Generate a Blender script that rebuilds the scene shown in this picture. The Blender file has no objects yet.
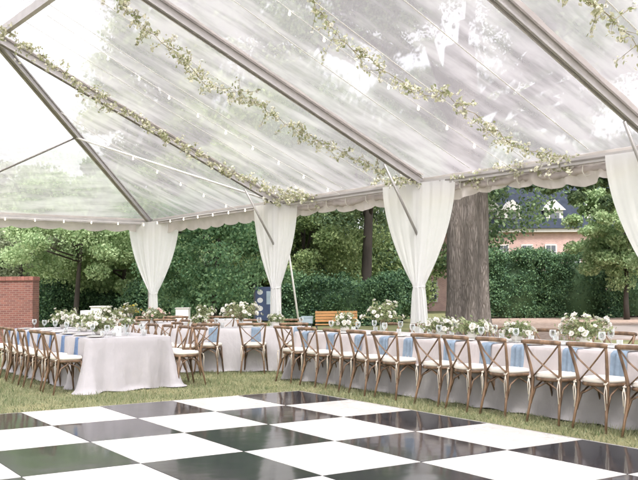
import bpy, math, random
import numpy as np
from mathutils import Vector, Matrix
sc = bpy.context.scene
C = sc.collection
PI = math.pi
# ------------------------------------------------------------------ camera
FPX, PITCH, ROLL, HCAM, YAW = 900.0, 0.0570, -0.0089, 1.4277, 0.5656
def ray(u, v):
    a_, b_ = u-319.0, v-240.0
    a, b = a_*math.cos(ROLL)+b_*math.sin(ROLL), -a_*math.sin(ROLL)+b_*math.cos(ROLL)
    x, w = a/FPX, -b/FPX
    y = math.cos(PITCH)-w*math.sin(PITCH); z = math.sin(PITCH)+w*math.cos(PITCH)
    return Vector((x*math.cos(YAW)+y*math.sin(YAW), -x*math.sin(YAW)+y*math.cos(YAW), z))
fwd = ray(319, 240); rgt = (ray(320, 240)-ray(318, 240)).normalized(); upv = rgt.cross(fwd).normalized()
camd = bpy.data.cameras.new('camera'); cam = bpy.data.objects.new('camera', camd); C.objects.link(cam)
camd.sensor_width = 36; camd.lens = FPX/638*36; camd.clip_start = 0.1; camd.clip_end = 2000
m = Matrix((rgt, upv, -fwd.normalized())).transposed().to_4x4(); m.translation = (0, 0, HCAM)
cam.matrix_world = m
sc.camera = cam
CAMO = Vector((0, 0, HCAM))
def gp(u, D, z=0.0):                       # ground point under pixel column u at depth D
    r = ray(u, 291); y = r.x*math.sin(YAW)+r.y*math.cos(YAW)
    return Vector((r.x*D/y, r.y*D/y, z))
def zat(v, D): return HCAM+(291-v)*D/FPX   # height seen at pixel row v at depth D
# ------------------------------------------------------------------ world, sun, exposure
w = bpy.data.worlds.new('World'); sc.world = w; w.use_nodes = True
nt = w.node_tree; bg = nt.nodes['Background']
sky = nt.nodes.new('ShaderNodeTexSky'); sky.sky_type = 'NISHITA'; sky.sun_disc = False
SUN_EL, SUN_AZ = math.radians(58), math.radians(200)
sky.sun_elevation = SUN_EL; sky.sun_rotation = SUN_AZ; sky.dust_density = 4.0; sky.air_density = 1.0
hs = nt.nodes.new('ShaderNodeHueSaturation'); hs.inputs['Saturation'].default_value = 0.16; hs.inputs['Value'].default_value = 1.15
nt.links.new(sky.outputs[0], hs.inputs['Color']); nt.links.new(hs.outputs[0], bg.inputs[0]); bg.inputs[1].default_value = 0.15
sd = bpy.data.lights.new('sun', 'SUN'); sun = bpy.data.objects.new('sun', sd); C.objects.link(sun)
sd.energy = 1.5; sd.angle = math.radians(14); sd.color = (1, .975, .945)
sdir = Vector((math.sin(SUN_AZ)*math.cos(SUN_EL), math.cos(SUN_AZ)*math.cos(SUN_EL), math.sin(SUN_EL)))
sun.rotation_euler = sdir.to_track_quat('Z', 'Y').to_euler(); sun.location = sdir*60
sc.view_settings.view_transform = 'Standard'; sc.view_settings.look = 'None'
sc.view_settings.exposure = 1.2; sc.view_settings.gamma = 1.0; sc.view_settings.use_curve_mapping = False
sc.render.engine = 'CYCLES'; sc.cycles.use_denoising = True
sc.cycles.max_bounces = 10; sc.cycles.transparent_max_bounces = 24; sc.cycles.transmission_bounces = 8
sc.cycles.caustics_reflective = False; sc.cycles.caustics_refractive = True; sc.cycles.sample_clamp_indirect = 6
# ------------------------------------------------------------------ helpers
class MB:
    def __init__(s): s.v = []; s.f = []; s.mi = []
    def add(s, vs, fs, mi=0):
        o = len(s.v); s.v += [tuple(p) for p in vs]; s.f += [tuple(i+o for i in f) for f in fs]; s.mi += [mi]*len(fs)
    def box(s, lo, hi, mi=0, M=None):
        x0, y0, z0 = lo; x1, y1, z1 = hi
        vs = [Vector(p) for p in ((x0,y0,z0),(x1,y0,z0),(x1,y1,z0),(x0,y1,z0),(x0,y0,z1),(x1,y0,z1),(x1,y1,z1),(x0,y1,z1))]
        if M: vs = [M @ p for p in vs]
        s.add(vs, ((0,3,2,1),(4,5,6,7),(0,1,5,4),(1,2,6,5),(2,3,7,6),(3,0,4,7)), mi)
    def tube(s, pts, rads, n=8, mi=0, flat=None, cap=True):
        pts = [Vector(p) for p in pts]
        if not hasattr(rads, '__len__'): rads = [rads]*len(pts)
        rings = []; up = None
        for i, p in enumerate(pts):
            t = (pts[min(i+1, len(pts)-1)]-pts[max(i-1, 0)]).normalized()
            if up is None:
                up = Vector((0, 0, 1)) if abs(t.z) < .9 else Vector((0, 1, 0))
            a = t.cross(up).normalized(); b = a.cross(t).normalized(); up = b
            r = rads[i]; ra, rb = (r, r) if flat is None else (r*flat[0], r*flat[1])
            rings.append([p+a*math.cos(2*PI*k/n)*ra+b*math.sin(2*PI*k/n)*rb for k in range(n)])
        vs = [q for r in rings for q in r]; fs = []
        for i in range(len(pts)-1):
            for k in range(n):
                fs.append((i*n+k, i*n+(k+1) % n, (i+1)*n+(k+1) % n, (i+1)*n+k))
        if cap:
            fs.append(tuple(range(n))[::-1]); fs.append(tuple((len(pts)-1)*n+k for k in range(n)))
        s.add(vs, fs, mi)
    def lathe(s, prof, n=14, c=(0, 0, 0), mi=0):
        vs = []; fs = []
        for r, z in prof:
            for k in range(n):
                vs.append((c[0]+r*math.cos(2*PI*k/n), c[1]+r*math.sin(2*PI*k/n), c[2]+z))
        for i in range(len(prof)-1):
            for k in range(n):
                fs.append((i*n+k, i*n+(k+1) % n, (i+1)*n+(k+1) % n, (i+1)*n+k))
        s.add(vs, fs, mi)
    def beam(s, a, b, wdt, dep, mi=0, up=(0, 0, 1)):
        a = Vector(a); b = Vector(b); t = (b-a).normalized(); x = t.cross(Vector(up)).normalized(); z = x.cross(t)
        vs = [p+x*sx*wdt/2+z*sz*dep/2 for p in (a, b) for sx, sz in ((-1,-1),(1,-1),(1,1),(-1,1))]
        s.add(vs, ((0,3,2,1),(4,5,6,7),(0,1,5,4),(1,2,6,5),(2,3,7,6),(3,0,4,7)), mi)
    def mesh(s, name, mats, smooth=False):
        me = bpy.data.meshes.new(name); me.from_pydata(s.v, [], s.f); me.update()
        for q in (mats if isinstance(mats, (list, tuple)) else [mats]): me.materials.append(q)
        if any(s.mi): me.polygons.foreach_set('material_index', s.mi)
        if smooth: me.polygons.foreach_set('use_smooth', [True]*len(s.f))
        return me
    def build(s, name, mats, parent=None, smooth=False):
        return put(name, s.mesh(name, mats, smooth), parent)
def put(name, me, parent=None):
    o = bpy.data.objects.new(name, me); C.objects.link(o)
    if parent: o.parent = parent
    return o
def tag(o, label=None, cat=None, group=None, kind=None):
    if label: o['label'] = label
    if cat: o['category'] = cat
    if group: o['group'] = group
    if kind: o['kind'] = kind
    return o
def empty(name, loc=(0, 0, 0), rz=0, label=None, cat=None, group=None):
    o = bpy.data.objects.new(name, None); C.objects.link(o); o.location = loc; o.rotation_euler = (0, 0, rz)
    o.empty_display_size = .1
    return tag(o, label, cat, group)
KIDS = {}
def copy_tree(o, parent=None):
    c = o.copy(); C.objects.link(c); c.parent = parent
    for ch in [x for x in ALLKIDS(o)]: copy_tree(ch, c)
    return c
def ALLKIDS(o):
    if o.name not in KIDS: KIDS[o.name] = list(o.children)
    return KIDS[o.name]
def quads_mesh(name, V, mat, nv=4):        # V: (N,nv,3) numpy array of polygons
    n = len(V); me = bpy.data.meshes.new(name)
    me.vertices.add(n*nv); me.vertices.foreach_set('co', V.reshape(-1).astype(np.float32))
    me.loops.add(n*nv); me.loops.foreach_set('vertex_index', np.arange(n*nv, dtype=np.int32))
    me.polygons.add(n); me.polygons.foreach_set('loop_start', np.arange(0, n*nv, nv, dtype=np.int32))
    me.update(calc_edges=True); me.materials.append(mat); return me
# ------------------------------------------------------------------ materials
def mat(name, col, rough=.6, var=.15, scale=8, bump=0, bscale=None, col2=None, spec=.5, metal=0, stretch=(1, 1, 1), detail=4, coat=0, island=False, ramp=(.3, .7), sheen=0):
    mt = bpy.data.materials.new(name); mt.use_nodes = True; t = mt.node_tree; p = t.nodes['Principled BSDF']
    p.inputs['Roughness'].default_value = rough; p.inputs['Metallic'].default_value = metal
    p.inputs['Specular IOR Level'].default_value = spec; p.inputs['Coat Weight'].default_value = coat
    if sheen: p.inputs['Sheen Weight'].default_value = sheen
    tc = t.nodes.new('ShaderNodeTexCoord'); mp = t.nodes.new('ShaderNodeMapping'); mp.inputs['Scale'].default_value = stretch
    nz = t.nodes.new('ShaderNodeTexNoise'); nz.inputs['Scale'].default_value = scale; nz.inputs['Detail'].default_value = detail
    t.links.new(tc.outputs['Object'], mp.inputs[0]); t.links.new(mp.outputs[0], nz.inputs['Vector'])
    cr = t.nodes.new('ShaderNodeValToRGB')
    a = [c*(1-var) for c in col]; b = list(col2) if col2 else [min(1, c*(1+var)) for c in col]
    cr.color_ramp.elements[0].color = (*a, 1); cr.color_ramp.elements[1].color = (*b, 1)
    cr.color_ramp.elements[0].position = ramp[0]; cr.color_ramp.elements[1].position = ramp[1]
    src = nz.outputs['Fac']
    if island:
        g = t.nodes.new('ShaderNodeNewGeometry'); mx = t.nodes.new('ShaderNodeMath'); mx.operation = 'MULTIPLY_ADD'
        mx.inputs[1].default_value = .55; t.links.new(g.outputs['Random Per Island'], mx.inputs[0])
        m2 = t.nodes.new('ShaderNodeMath'); m2.operation = 'MULTIPLY'; m2.inputs[1].default_value = .45
        t.links.new(nz.outputs['Fac'], m2.inputs[0]); t.links.new(m2.outputs[0], mx.inputs[2]); src = mx.outputs[0]
    t.links.new(src, cr.inputs[0]); t.links.new(cr.outputs[0], p.inputs['Base Color'])
    if bump:
        n2 = t.nodes.new('ShaderNodeTexNoise'); n2.inputs['Scale'].default_value = bscale or scale*3; n2.inputs['Detail'].default_value = 5
        t.links.new(mp.outputs[0], n2.inputs['Vector']); bp = t.nodes.new('ShaderNodeBump'); bp.inputs['Strength'].default_value = bump
        bp.inputs['Distance'].default_value = .02
        t.links.new(n2.outputs['Fac'], bp.inputs['Height']); t.links.new(bp.outputs[0], p.inputs['Normal'])
    mt['p'] = 1
    return mt
def nodes(mt): t = mt.node_tree; return t, t.nodes['Principled BSDF'], t.nodes['Material Output']
def add_translucent(mt, fac, col=None, transparent=0):
    t, p, out = nodes(mt); tr = t.nodes.new('ShaderNodeBsdfTranslucent')
    src = p.inputs['Base Color'].links[0].from_socket
    if col: tr.inputs[0].default_value = (*col, 1)
    else: t.links.new(src, tr.inputs[0])
    mx = t.nodes.new('ShaderNodeMixShader'); mx.inputs[0].default_value = fac
    t.links.new(p.outputs[0], mx.inputs[1]); t.links.new(tr.outputs[0], mx.inputs[2]); last = mx
    if transparent:
        tp = t.nodes.new('ShaderNodeBsdfTransparent'); m2 = t.nodes.new('ShaderNodeMixShader'); m2.inputs[0].default_value = transparent
        t.links.new(mx.outputs[0], m2.inputs[1]); t.links.new(tp.outputs[0], m2.inputs[2]); last = m2
    t.links.new(last.outputs[0], out.inputs[0]); return mt
def leafmat(name, a, b, fac=.35, scale=.5):
    return add_translucent(mat(name, a, .55, 0, scale, col2=b, island=True, ramp=(.25, .8), spec=.35), fac)
M = {}
M['wood'] = mat('weathered_wood', (.105, .062, .035), .5, .35, 14, .25, 60, col2=(.275, .17, .10), stretch=(1, 1, .35))
M['cushion'] = mat('ivory_cushion', (.80, .74, .66), .85, .04, 12, .15, 200)
M['tie'] = mat('ivory_tie', (.74, .66, .56), .85, .05, 12)
M['cloth_mauve'] = mat('mauve_cloth', (.43, .405, .42), .8, .05, 5, .25, 260, sheen=.3)
M['cloth_blush'] = mat('blush_cloth', (.49, .445, .44), .8, .05, 5, .25, 260, sheen=.3)
M['cloth_white'] = mat('pale_cloth', (.54, .515, .525), .8, .04, 5, .2, 260, sheen=.2)
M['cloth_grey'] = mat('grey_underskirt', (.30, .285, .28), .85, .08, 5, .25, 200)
def wrinkle(mt, sc_=5.0, st=.55):
    t, p, out = nodes(mt); tc = t.nodes.new('ShaderNodeTexCoord'); nz = t.nodes.new('ShaderNodeTexNoise'); nz.inputs['Scale'].default_value = sc_; nz.inputs['Detail'].default_value = 3; nz.inputs['Distortion'].default_value = .7
    mp = t.nodes.new('ShaderNodeMapping'); mp.inputs['Scale'].default_value = (1, 1, .45); t.links.new(tc.outputs['Object'], mp.inputs[0]); t.links.new(mp.outputs[0], nz.inputs['Vector'])
    bp = t.nodes.new('ShaderNodeBump'); bp.inputs['Strength'].default_value = st; bp.inputs['Distance'].default_value = .045; t.links.new(nz.outputs['Fac'], bp.inputs['Height'])
    old = p.inputs['Normal'].links[0].from_node; t.links.new(bp.outputs[0], old.inputs['Normal'])
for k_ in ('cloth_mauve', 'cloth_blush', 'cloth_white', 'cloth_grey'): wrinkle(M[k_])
M['runner'] = mat('white_runner', (.8, .78, .76), .85, .04, 5)
M['napkin'] = mat('blue_napkin', (.205, .27, .345), .85, .12, 20, .2, 300)
M['napkin_dark'] = mat('deep_blue_napkin', (.13, .20, .34), .85, .15, 20, .2, 300)
M['alu'] = mat('aluminium', (.46, .435, .43), .42, .08, 5, metal=.35, bump=.05)
M['alu_dark'] = mat('aluminium_groove', (.22, .20, .19), .5, .1, 5, metal=.3)
M['white_metal'] = mat('white_metal', (.78, .76, .74), .4, .05, 4)
M['steel'] = mat('grey_steel', (.40, .38, .37), .4, .1, 4, metal=.5)
M['valance'] = add_translucent(mat('valance_vinyl', (.66, .60, .58), .5, .1, 3, .5, 9), .35, transparent=.08)
M['curtain'] = add_translucent(mat('sheer_white', (.94, .935, .94), .8, .01, 6, .1, 300), .5, transparent=.03)
M['blossom'] = add_translucent(mat('cream_petals', (.84, .82, .76), .7, .08, 30), .25)
M['blossom_pink'] = add_translucent(mat('blush_petals', (.78, .60, .55), .7, .1, 30), .25)
M['blossom_yellow'] = add_translucent(mat('yellow_petals', (.75, .62, .12), .7, .1, 30), .25)
M['sprig'] = leafmat('sprig_leaves', (.16, .21, .09), (.42, .46, .26), .3, 5)
M['dryleaf'] = leafmat('garland_leaves', (.27, .30, .14), (.84, .80, .64), .35, 5)
M['stem'] = mat('stem', (.24, .20, .11), .7, .2, 9)
M['ceramic'] = mat('ivory_ceramic', (.78, .75, .70), .25, .03, 4)
M['candle'] = mat('wax', (.80, .72, .68), .5, .03, 4)
M['card'] = mat('card', (.82, .80, .77), .7, .02, 4)
M['ink'] = mat('ink', (.03, .03, .035), .6, .1, 4)
M['rope'] = mat('rope', (.70, .67, .62), .7, .1, 30)
M['wire'] = mat('white_wire', (.78, .76, .74), .5, .05, 10)
M['bench'] = mat('orange_wood', (.48, .25, .10), .5, .2, 6, stretch=(.3, 2, 2))
M['iron'] = mat('dark_iron', (.05, .05, .05), .5, .1, 6)
M['navy'] = mat('navy_board', (.035, .055, .12), .5, .2, 6)
M['paleblue'] = mat('pale_blue_plastic', (.33, .40, .46), .45, .1, 6)
M['paper'] = mat('notice_paper', (.55, .55, .55), .7, .05, 6)
M['hedge'] = leafmat('hedge_leaves', (.045, .105, .062), (.19, .31, .145), .22, .6)
M['leaf_light'] = leafmat('light_tree_leaves', (.22, .33, .155), (.52, .63, .36), .4, .35)
M['leaf_grey'] = leafmat('grey_green_leaves', (.26, .31, .20), (.50, .54, .39), .4, .35)
M['leaf_mid'] = leafmat('mid_green_leaves', (.10, .21, .11), (.32, .47, .24), .4, .35)
M['leaf_dark'] = leafmat('dark_green_leaves', (.065, .12, .07), (.25, .33, .16), .4, .3)
M['leaf_olive'] = leafmat('olive_leaves', (.14, .21, .085), (.42, .50, .23), .4, .3)
M['bark'] = mat('bark', (.055, .045, .038), .9, .35, 3, .8, 12, stretch=(1, 1, .3))
def glassmat():
    mt = mat('clear_glass', (.9, .92, .92), .05, 0, 3); t, p, out = nodes(mt)
    tp = t.nodes.new('ShaderNodeBsdfTransparent'); tp.inputs[0].default_value = (.93, .95, .95, 1)
    fr = t.nodes.new('ShaderNodeLayerWeight'); fr.inputs[0].default_value = .35
    mx = t.nodes.new('ShaderNodeMixShader'); t.links.new(fr.outputs['Facing'], mx.inputs[0])
    t.links.new(tp.outputs[0], mx.inputs[1]); t.links.new(p.outputs[0], mx.inputs[2]); t.links.new(mx.outputs[0], out.inputs[0]); return mt
M['glass'] = glassmat()
def windowmat():
    return mat('window_glass', (.10, .11, .13), .08, .2, 2)
M['window'] = windowmat()
def bulbmat():
    mt = mat('bulb_glow', (.9, .85, .75), .3, 0, 3); p = mt.node_tree.nodes['Principled BSDF']
    p.inputs['Emission Color'].default_value = (1, .86, .66, 1); p.inputs['Emission Strength'].default_value = 1.2; return mt
M['bulb'] = bulbmat()
def vinylmat():
    mt = bpy.data.materials.new('clear_vinyl'); mt.use_nodes = True; t = mt.node_tree; p = t.nodes['Principled BSDF']; out = t.nodes['Material Output']
    tc = t.nodes.new('ShaderNodeTexCoord')
    n1 = t.nodes.new('ShaderNodeTexNoise'); n1.inputs['Scale'].default_value = .42; n1.inputs['Detail'].default_value = 6; n1.inputs['Roughness'].default_value = .62
    n1.inputs['Distortion'].default_value = .1
    t.links.new(tc.outputs['Object'], n1.inputs['Vector'])
    mp = t.nodes.new('ShaderNodeMapping'); mp.inputs['Scale'].default_value = (.45, 2.0, .45)
    n2 = t.nodes.new('ShaderNodeTexNoise'); n2.inputs['Scale'].default_value = 1.9; n2.inputs['Detail'].default_value = 5; n2.inputs['Distortion'].default_value = .15
    t.links.new(tc.outputs['Object'], mp.inputs[0]); t.links.new(mp.outputs[0], n2.inputs['Vector'])
    ad = t.nodes.new('ShaderNodeMath'); ad.operation = 'MULTIPLY'; t.links.new(n1.outputs['Fac'], ad.inputs[0]); t.links.new(n2.outputs['Fac'], ad.inputs[1])
    mr = t.nodes.new('ShaderNodeMapRange'); mr.inputs[1].default_value = .15; mr.inputs[2].default_value = .38; mr.inputs[3].default_value = .27; mr.inputs[4].default_value = .48  # vinyl haze; its uneven milkiness also paints in pale glare and highlight streaks
    mr.interpolation_type = 'SMOOTHSTEP'
    t.links.new(ad.outputs[0], mr.inputs[0])
    p.inputs['Base Color'].default_value = (.82, .78, .81, 1); p.inputs['Roughness'].default_value = .25
    bp = t.nodes.new('ShaderNodeBump'); bp.inputs['Strength'].default_value = .2; bp.inputs['Distance'].default_value = .04
    t.links.new(n2.outputs['Fac'], bp.inputs['Height']); t.links.new(bp.outputs[0], p.inputs['Normal'])
    tl = t.nodes.new('ShaderNodeBsdfTranslucent'); tl.inputs[0].default_value = (.80, .75, .78, 1)
    m1 = t.nodes.new('ShaderNodeMixShader'); m1.inputs[0].default_value = .78
    t.links.new(p.outputs[0], m1.inputs[1]); t.links.new(tl.outputs[0], m1.inputs[2])
    tp = t.nodes.new('ShaderNodeBsdfTransparent'); tp.inputs[0].default_value = (.97, .96, .97, 1)
    rfr = t.nodes.new('ShaderNodeBsdfRefraction'); rfr.inputs['IOR'].default_value = 1.03; rfr.inputs['Roughness'].default_value = .15; rfr.inputs['Color'].default_value = (.97, .96, .97, 1)
    m3 = t.nodes.new('ShaderNodeMixShader'); m3.inputs[0].default_value = .6; t.links.new(tp.outputs[0], m3.inputs[1]); t.links.new(rfr.outputs[0], m3.inputs[2])
    m2 = t.nodes.new('ShaderNodeMixShader'); t.links.new(mr.outputs[0], m2.inputs[0])
    t.links.new(m3.outputs[0], m2.inputs[1]); t.links.new(m1.outputs[0], m2.inputs[2]); t.links.new(m2.outputs[0], out.inputs[0])
    return mt
M['vinyl'] = vinylmat()
def brickmat(name, c1, c2, mortar, scale=1.0, rough=.85):
    mt = bpy.data.materials.new(name); mt.use_nodes = True; t = mt.node_tree; p = t.nodes['Principled BSDF']
    tc = t.nodes.new('ShaderNodeTexCoord'); sx = t.nodes.new('ShaderNodeSeparateXYZ'); t.links.new(tc.outputs['Object'], sx.inputs[0])
    ad = t.nodes.new('ShaderNodeMath'); ad.operation = 'ADD'; t.links.new(sx.outputs[0], ad.inputs[0]); t.links.new(sx.outputs[1], ad.inputs[1])
    cx = t.nodes.new('ShaderNodeCombineXYZ'); t.links.new(ad.outputs[0], cx.inputs[0]); t.links.new(sx.outputs[2], cx.inputs[1])
    b = t.nodes.new('ShaderNodeTexBrick'); b.inputs['Scale'].default_value = scale; b.inputs['Brick Width'].default_value = .22; b.inputs['Row Height'].default_value = .075
    b.inputs['Mortar Size'].default_value = .010; b.inputs['Color1'].default_value = (*c1, 1); b.inputs['Color2'].default_value = (*c2, 1); b.inputs['Mortar'].default_value = (*mortar, 1)
    t.links.new(cx.outputs[0], b.inputs['Vector'])
    nz = t.nodes.new('ShaderNodeTexNoise'); nz.inputs['Scale'].default_value = 2.5; nz.inputs['Detail'].default_value = 6
    t.links.new(tc.outputs['Object'], nz.inputs['Vector'])
    mr = t.nodes.new('ShaderNodeMapRange'); mr.inputs[3].default_value = .7; mr.inputs[4].default_value = 1.25; t.links.new(nz.outputs['Fac'], mr.inputs[0])
    mu = t.nodes.new('ShaderNodeVectorMath'); mu.operation = 'SCALE'; t.links.new(b.outputs['Color'], mu.inputs[0]); t.links.new(mr.outputs[0], mu.inputs['Scale'])
    t.links.new(mu.outputs[0], p.inputs['Base Color']); p.inputs['Roughness'].default_value = rough
    bp = t.nodes.new('ShaderNodeBump'); bp.inputs['Strength'].default_value = .6; bp.inputs['Distance'].default_value = .01; bp.invert = True
    t.links.new(b.outputs['Fac'], bp.inputs['Height']); t.links.new(bp.outputs[0], p.inputs['Normal']); return mt
M['brick'] = brickmat('red_brick', (.22, .085, .065), (.14, .055, .048), (.24, .15, .125), 1.25)
M['brick_cap'] = mat('brick_coping', (.24, .10, .08), .85, .25, 8, .4)
M['brick_pink'] = brickmat('pink_brick', (.55, .35, .32), (.49, .30, .275), (.54, .43, .40))
M['slate'] = mat('slate_roof', (.035, .042, .06), .9, .2, 3, .3, 10, spec=.1)
M['trim'] = mat('white_trim', (.60, .57, .55), .6, .05, 3)
def grassbase():
    mt = mat('lawn_soil', (.12, .14, .055), .95, 0, 1.1, .6, 40, col2=(.26, .24, .12)); return mt
M['lawn'] = grassbase()
M['blade'] = leafmat('grass_blades', (.12, .17, .07), (.46, .44, .28), .3, 1.3)
M['mulch'] = mat('mulch', (.30, .20, .155), .95, .25, 6, .8, 30, col2=(.50, .38, .32))
M['paving'] = mat('paving', (.50, .42, .39), .85, .1, 2, .3, 12)
def tilemat(name, col, rough, coat, bump):
    mt = mat(name, col, rough, .06, 3, coat=0, spec=.5); t, p, out = nodes(mt)
    tc = t.nodes.new('ShaderNodeTexCoord'); nz = t.nodes.new('ShaderNodeTexNoise'); nz.inputs['Scale'].default_value = 2.2; nz.inputs['Detail'].default_value = 2
    t.links.new(tc.outputs['Object'], nz.inputs['Vector']); bp = t.nodes.new('ShaderNodeBump'); bp.inputs['Strength'].default_value = bump; bp.inputs['Distance'].default_value = .004
    t.links.new(nz.outputs['Fac'], bp.inputs['Height'])
    n3 = t.nodes.new('ShaderNodeTexNoise'); n3.inputs['Scale'].default_value = 5; n3.inputs['Detail'].default_value = 7
    t.links.new(tc.outputs['Object'], n3.inputs['Vector'])
    mr = t.nodes.new('ShaderNodeMapRange'); mr.inputs[1].default_value = .35; mr.inputs[2].default_value = .75; mr.inputs[3].default_value = rough*.85; mr.inputs[4].default_value = rough*1.3
    t.links.new(n3.outputs['Fac'], mr.inputs[0]); t.links.new(mr.outputs[0], p.inputs['Roughness'])
    t.links.new(bp.outputs[0], p.inputs['Normal']); return mt
M['tile_black'] = tilemat('black_gloss_tile', (.040, .040, .047), .09, 0, .5)
M['tile_white'] = tilemat('white_gloss_tile', (.72, .695, .665), .26, 0, .06)
# ------------------------------------------------------------------ the ground
b = MB(); b.add([(-400,-400,-.03),(900,-400,-.03),(900,900,-.03),(-400,900,-.03)], [(0,1,2,3)])
tag(b.build('lawn', M['lawn']), kind='structure')
def ground_sheet(name, px, z, m_):
    b = MB(); pts = [gp(u, D, z) for u, D in px]; b.add(pts, [tuple(range(len(pts)))]); o = b.build(name, m_); tag(o, kind='structure'); return o
ground_sheet('mulch_bed', [(478, 27), (700, 25), (760, 48), (430, 48), (430, 31)], -.026, M['mulch'])
ground_sheet('path', [(575, 26.5), (900, 25), (900, 34), (640, 36), (566, 35)], -.022, M['paving'])
ground_sheet('far_path', [(-120, 33), (300, 31), (300, 33.5), (-120, 36)], -.026, M['paving'])
# grass blades
rs = np.random.RandomState(4); FX, FY = 6.7395, 11.197
def blades():
    N = 190000
    x = rs.uniform(1.8, 14.5, N); y = rs.uniform(3.6, 21, N); D = x*math.sin(YAW)+y*math.cos(YAW); U = (x*math.cos(YAW)-y*math.sin(YAW))/D
    keep = (~((x < FX+.03) & (y < FY+.03))) & (np.abs(U) < .40) & (rs.rand(N) < np.clip(1.7-D/16, .25, 1))
    x, y = x[keep], y[keep]; n = len(x); h = rs.uniform(.02, .062, n)*(1+.4*np.sin(x*2.1+y*1.7)*np.sin(y*2.9-x*1.3)+.25*np.sin(x*7.1)*np.sin(y*6.3)); a = rs.uniform(0, 2*PI, n); wd = rs.uniform(.0035, .007, n)
    lx, ly = rs.normal(0, .022, n), rs.normal(0, .022, n)
    V = np.zeros((n, 3, 3)); V[:, 0] = np.c_[x-np.cos(a)*wd, y-np.sin(a)*wd, np.full(n, -.032)]; V[:, 1] = np.c_[x+np.cos(a)*wd, y+np.sin(a)*wd, np.full(n, -.032)]
    V[:, 2] = np.c_[x+lx, y+ly, -.03+h]; return V
tag(put('grass', quads_mesh('grass', blades(), M['blade'], 3)), 'short dry green grass between the dance floor and the tables', 'grass', kind='stuff')
# ------------------------------------------------------------------ dance floor
TI, TJ = .9788, 1.3054
df = empty('dance_floor', (FX, FY, 0), 0, 'glossy black and white checkered dance floor laid on the grass', 'dance floor')
bw, bb, bs = MB(), MB(), MB()
for i in range(11):
    for j in range(10):
        g = .004; x1, x0 = -i*TI-g, -(i+1)*TI+g; y1, y0 = -j*TJ-g, -(j+1)*TJ+g
        cx_, cy_ = (x0+x1)/2, (y0+y1)/2; Mt = Matrix.Translation((cx_, cy_, 0)) @ Matrix.Rotation(rs.uniform(-.0022, .0022), 4, 'X') @ Matrix.Rotation(rs.uniform(-.0022, .0022), 4, 'Y')
        (bb if (i+j) % 2 == 0 else bw).box((x0-cx_, y0-cy_, -.016), (x1-cx_, y1-cy_, 0), M=Mt)
bs.box((-11*TI, -10*TJ, -.028), (0, 0, -.0185))
bw.build('white_panels', M['tile_white'], df); bb.build('black_panels', M['tile_black'], df); bs.build('base_board', M['alu_dark'], df)
b = MB(); b.beam((-11*TI-.03, .015, -.010), (.03, .015, -.010), .03, .018); b.build('edge_trim', M['alu'], df)
b = MB(); b.beam((.015, 0, -.010), (.015, -10*TJ, -.010), .03, .018); b.build('edge_trim', M['alu'], df)
# ------------------------------------------------------------------ tent
A0 = Vector((9.20, 23.05, 0)); dv = Vector((.08335, -.99652, 0)); nv = Vector((-.99652, -.08335, 0)); HE = 3.35; SL = .432
def T(s, t, z=0): return A0+nv*s+dv*t+Vector((0, 0, z))      # s inward from the eave, t along the eave from the far corner
def roofz(s): return HE+SL*min(s, 12.2-s)
def hit_roof(u, v, drop=0.0):              # pixel -> point on the near roof slope
    r = ray(u, v); k = (r.dot(nv)); # plane: z = HE-drop+SL*((P-A0).nv)
    num = HE-drop+SL*((CAMO-A0).dot(nv))-CAMO.z; den = r.z-SL*k
    return CAMO+r*(num/den)
STN = [0, 6.13, 10.6, 15.34, 19.5, 23.97, 28.4]
tent = empty('frame_tent', T(0, 0), 0, 'large clear roofed frame tent with aluminium rafters over the tables', 'tent')
Minv = Matrix.Translation(-T(0, 0))
def tb(b, name, m_, smooth=False, parent=None):
    b.v = [tuple(Vector(p)-A0) for p in b.v]; return b.build(name, m_, parent or tent, smooth)
def rafter(P, Q, name='rafter'):
    b = MB(); P = Vector(P); Q = Vector(Q); b.beam(P, Q, .07, .155)
    dn = Vector((0, 0, 1)); t = (Q-P).normalized(); x = t.cross(dn).normalized(); z = x.cross(t)
    for sx in (-1, 1):
        for k in (-.06, .06): b.beam(P+x*sx*.042+z*k, Q+x*sx*.052+z*k, .02, .03)
    o = tb(b, name, M['alu'])
    b = MB(); b.beam(P-z*.082, Q-z*.082, .028, .012); tb(b, 'groove', M['alu_dark'], parent=tent).parent = o
    for ch in (o,): pass
    return o
def fixgroove(): pass
for k, t_ in enumerate(STN):
    if k > 0:
        rafter(T(0, t_, HE+.02), T(6.1, t_, roofz(6.1)+.02)); rafter(T(12.2, t_, HE+.02), T(6.1, t_, roofz(6.1)+.02))
rafter(T(0, 0, HE), T(6.1, 6.1, roofz(6.1)), 'hip_rafter'); rafter(T(12.2, 0, HE), T(6.1, 6.1, roofz(6.1)), 'hip_rafter')
b = MB(); b.beam(T(6.1, 6.1, roofz(6.1)+.03), T(6.1, 28.4, roofz(6.1)+.03), .09, .15); tb(b, 'ridge_beam', M['alu'])
for s_, a, e in ((0, 0, 28.4), (12.2, 0, 28.4)):
    b = MB(); b.beam(T(s_, a, HE-.03), T(s_, e, HE-.03), .08, .11); tb(b, 'eave_beam', M['alu'])
    b = MB(); b.beam(T(s_+(.047 if s_ == 0 else -.047), a, HE-.03), T(s_+(.047 if s_ == 0 else -.047), e, HE-.03), .012, .022); tb(b, 'beam_groove', M['alu_dark'])
b = MB(); b.beam(T(0, 0, HE-.03), T(12.2, 0, HE-.03), .08, .11); tb(b, 'eave_beam', M['alu'])
for s_ in (0, 12.2):
    for t_ in STN:
        b = MB(); b.box((-.04, -.04, -.03), (.04, .04, HE-.08)); b.box((-.12, -.12, -.03), (.12, .12, -.015)); b.v = [tuple(Vector(p)+T(s_, t_)) for p in b.v]
        tb(b, 'leg', M['alu'])
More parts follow.
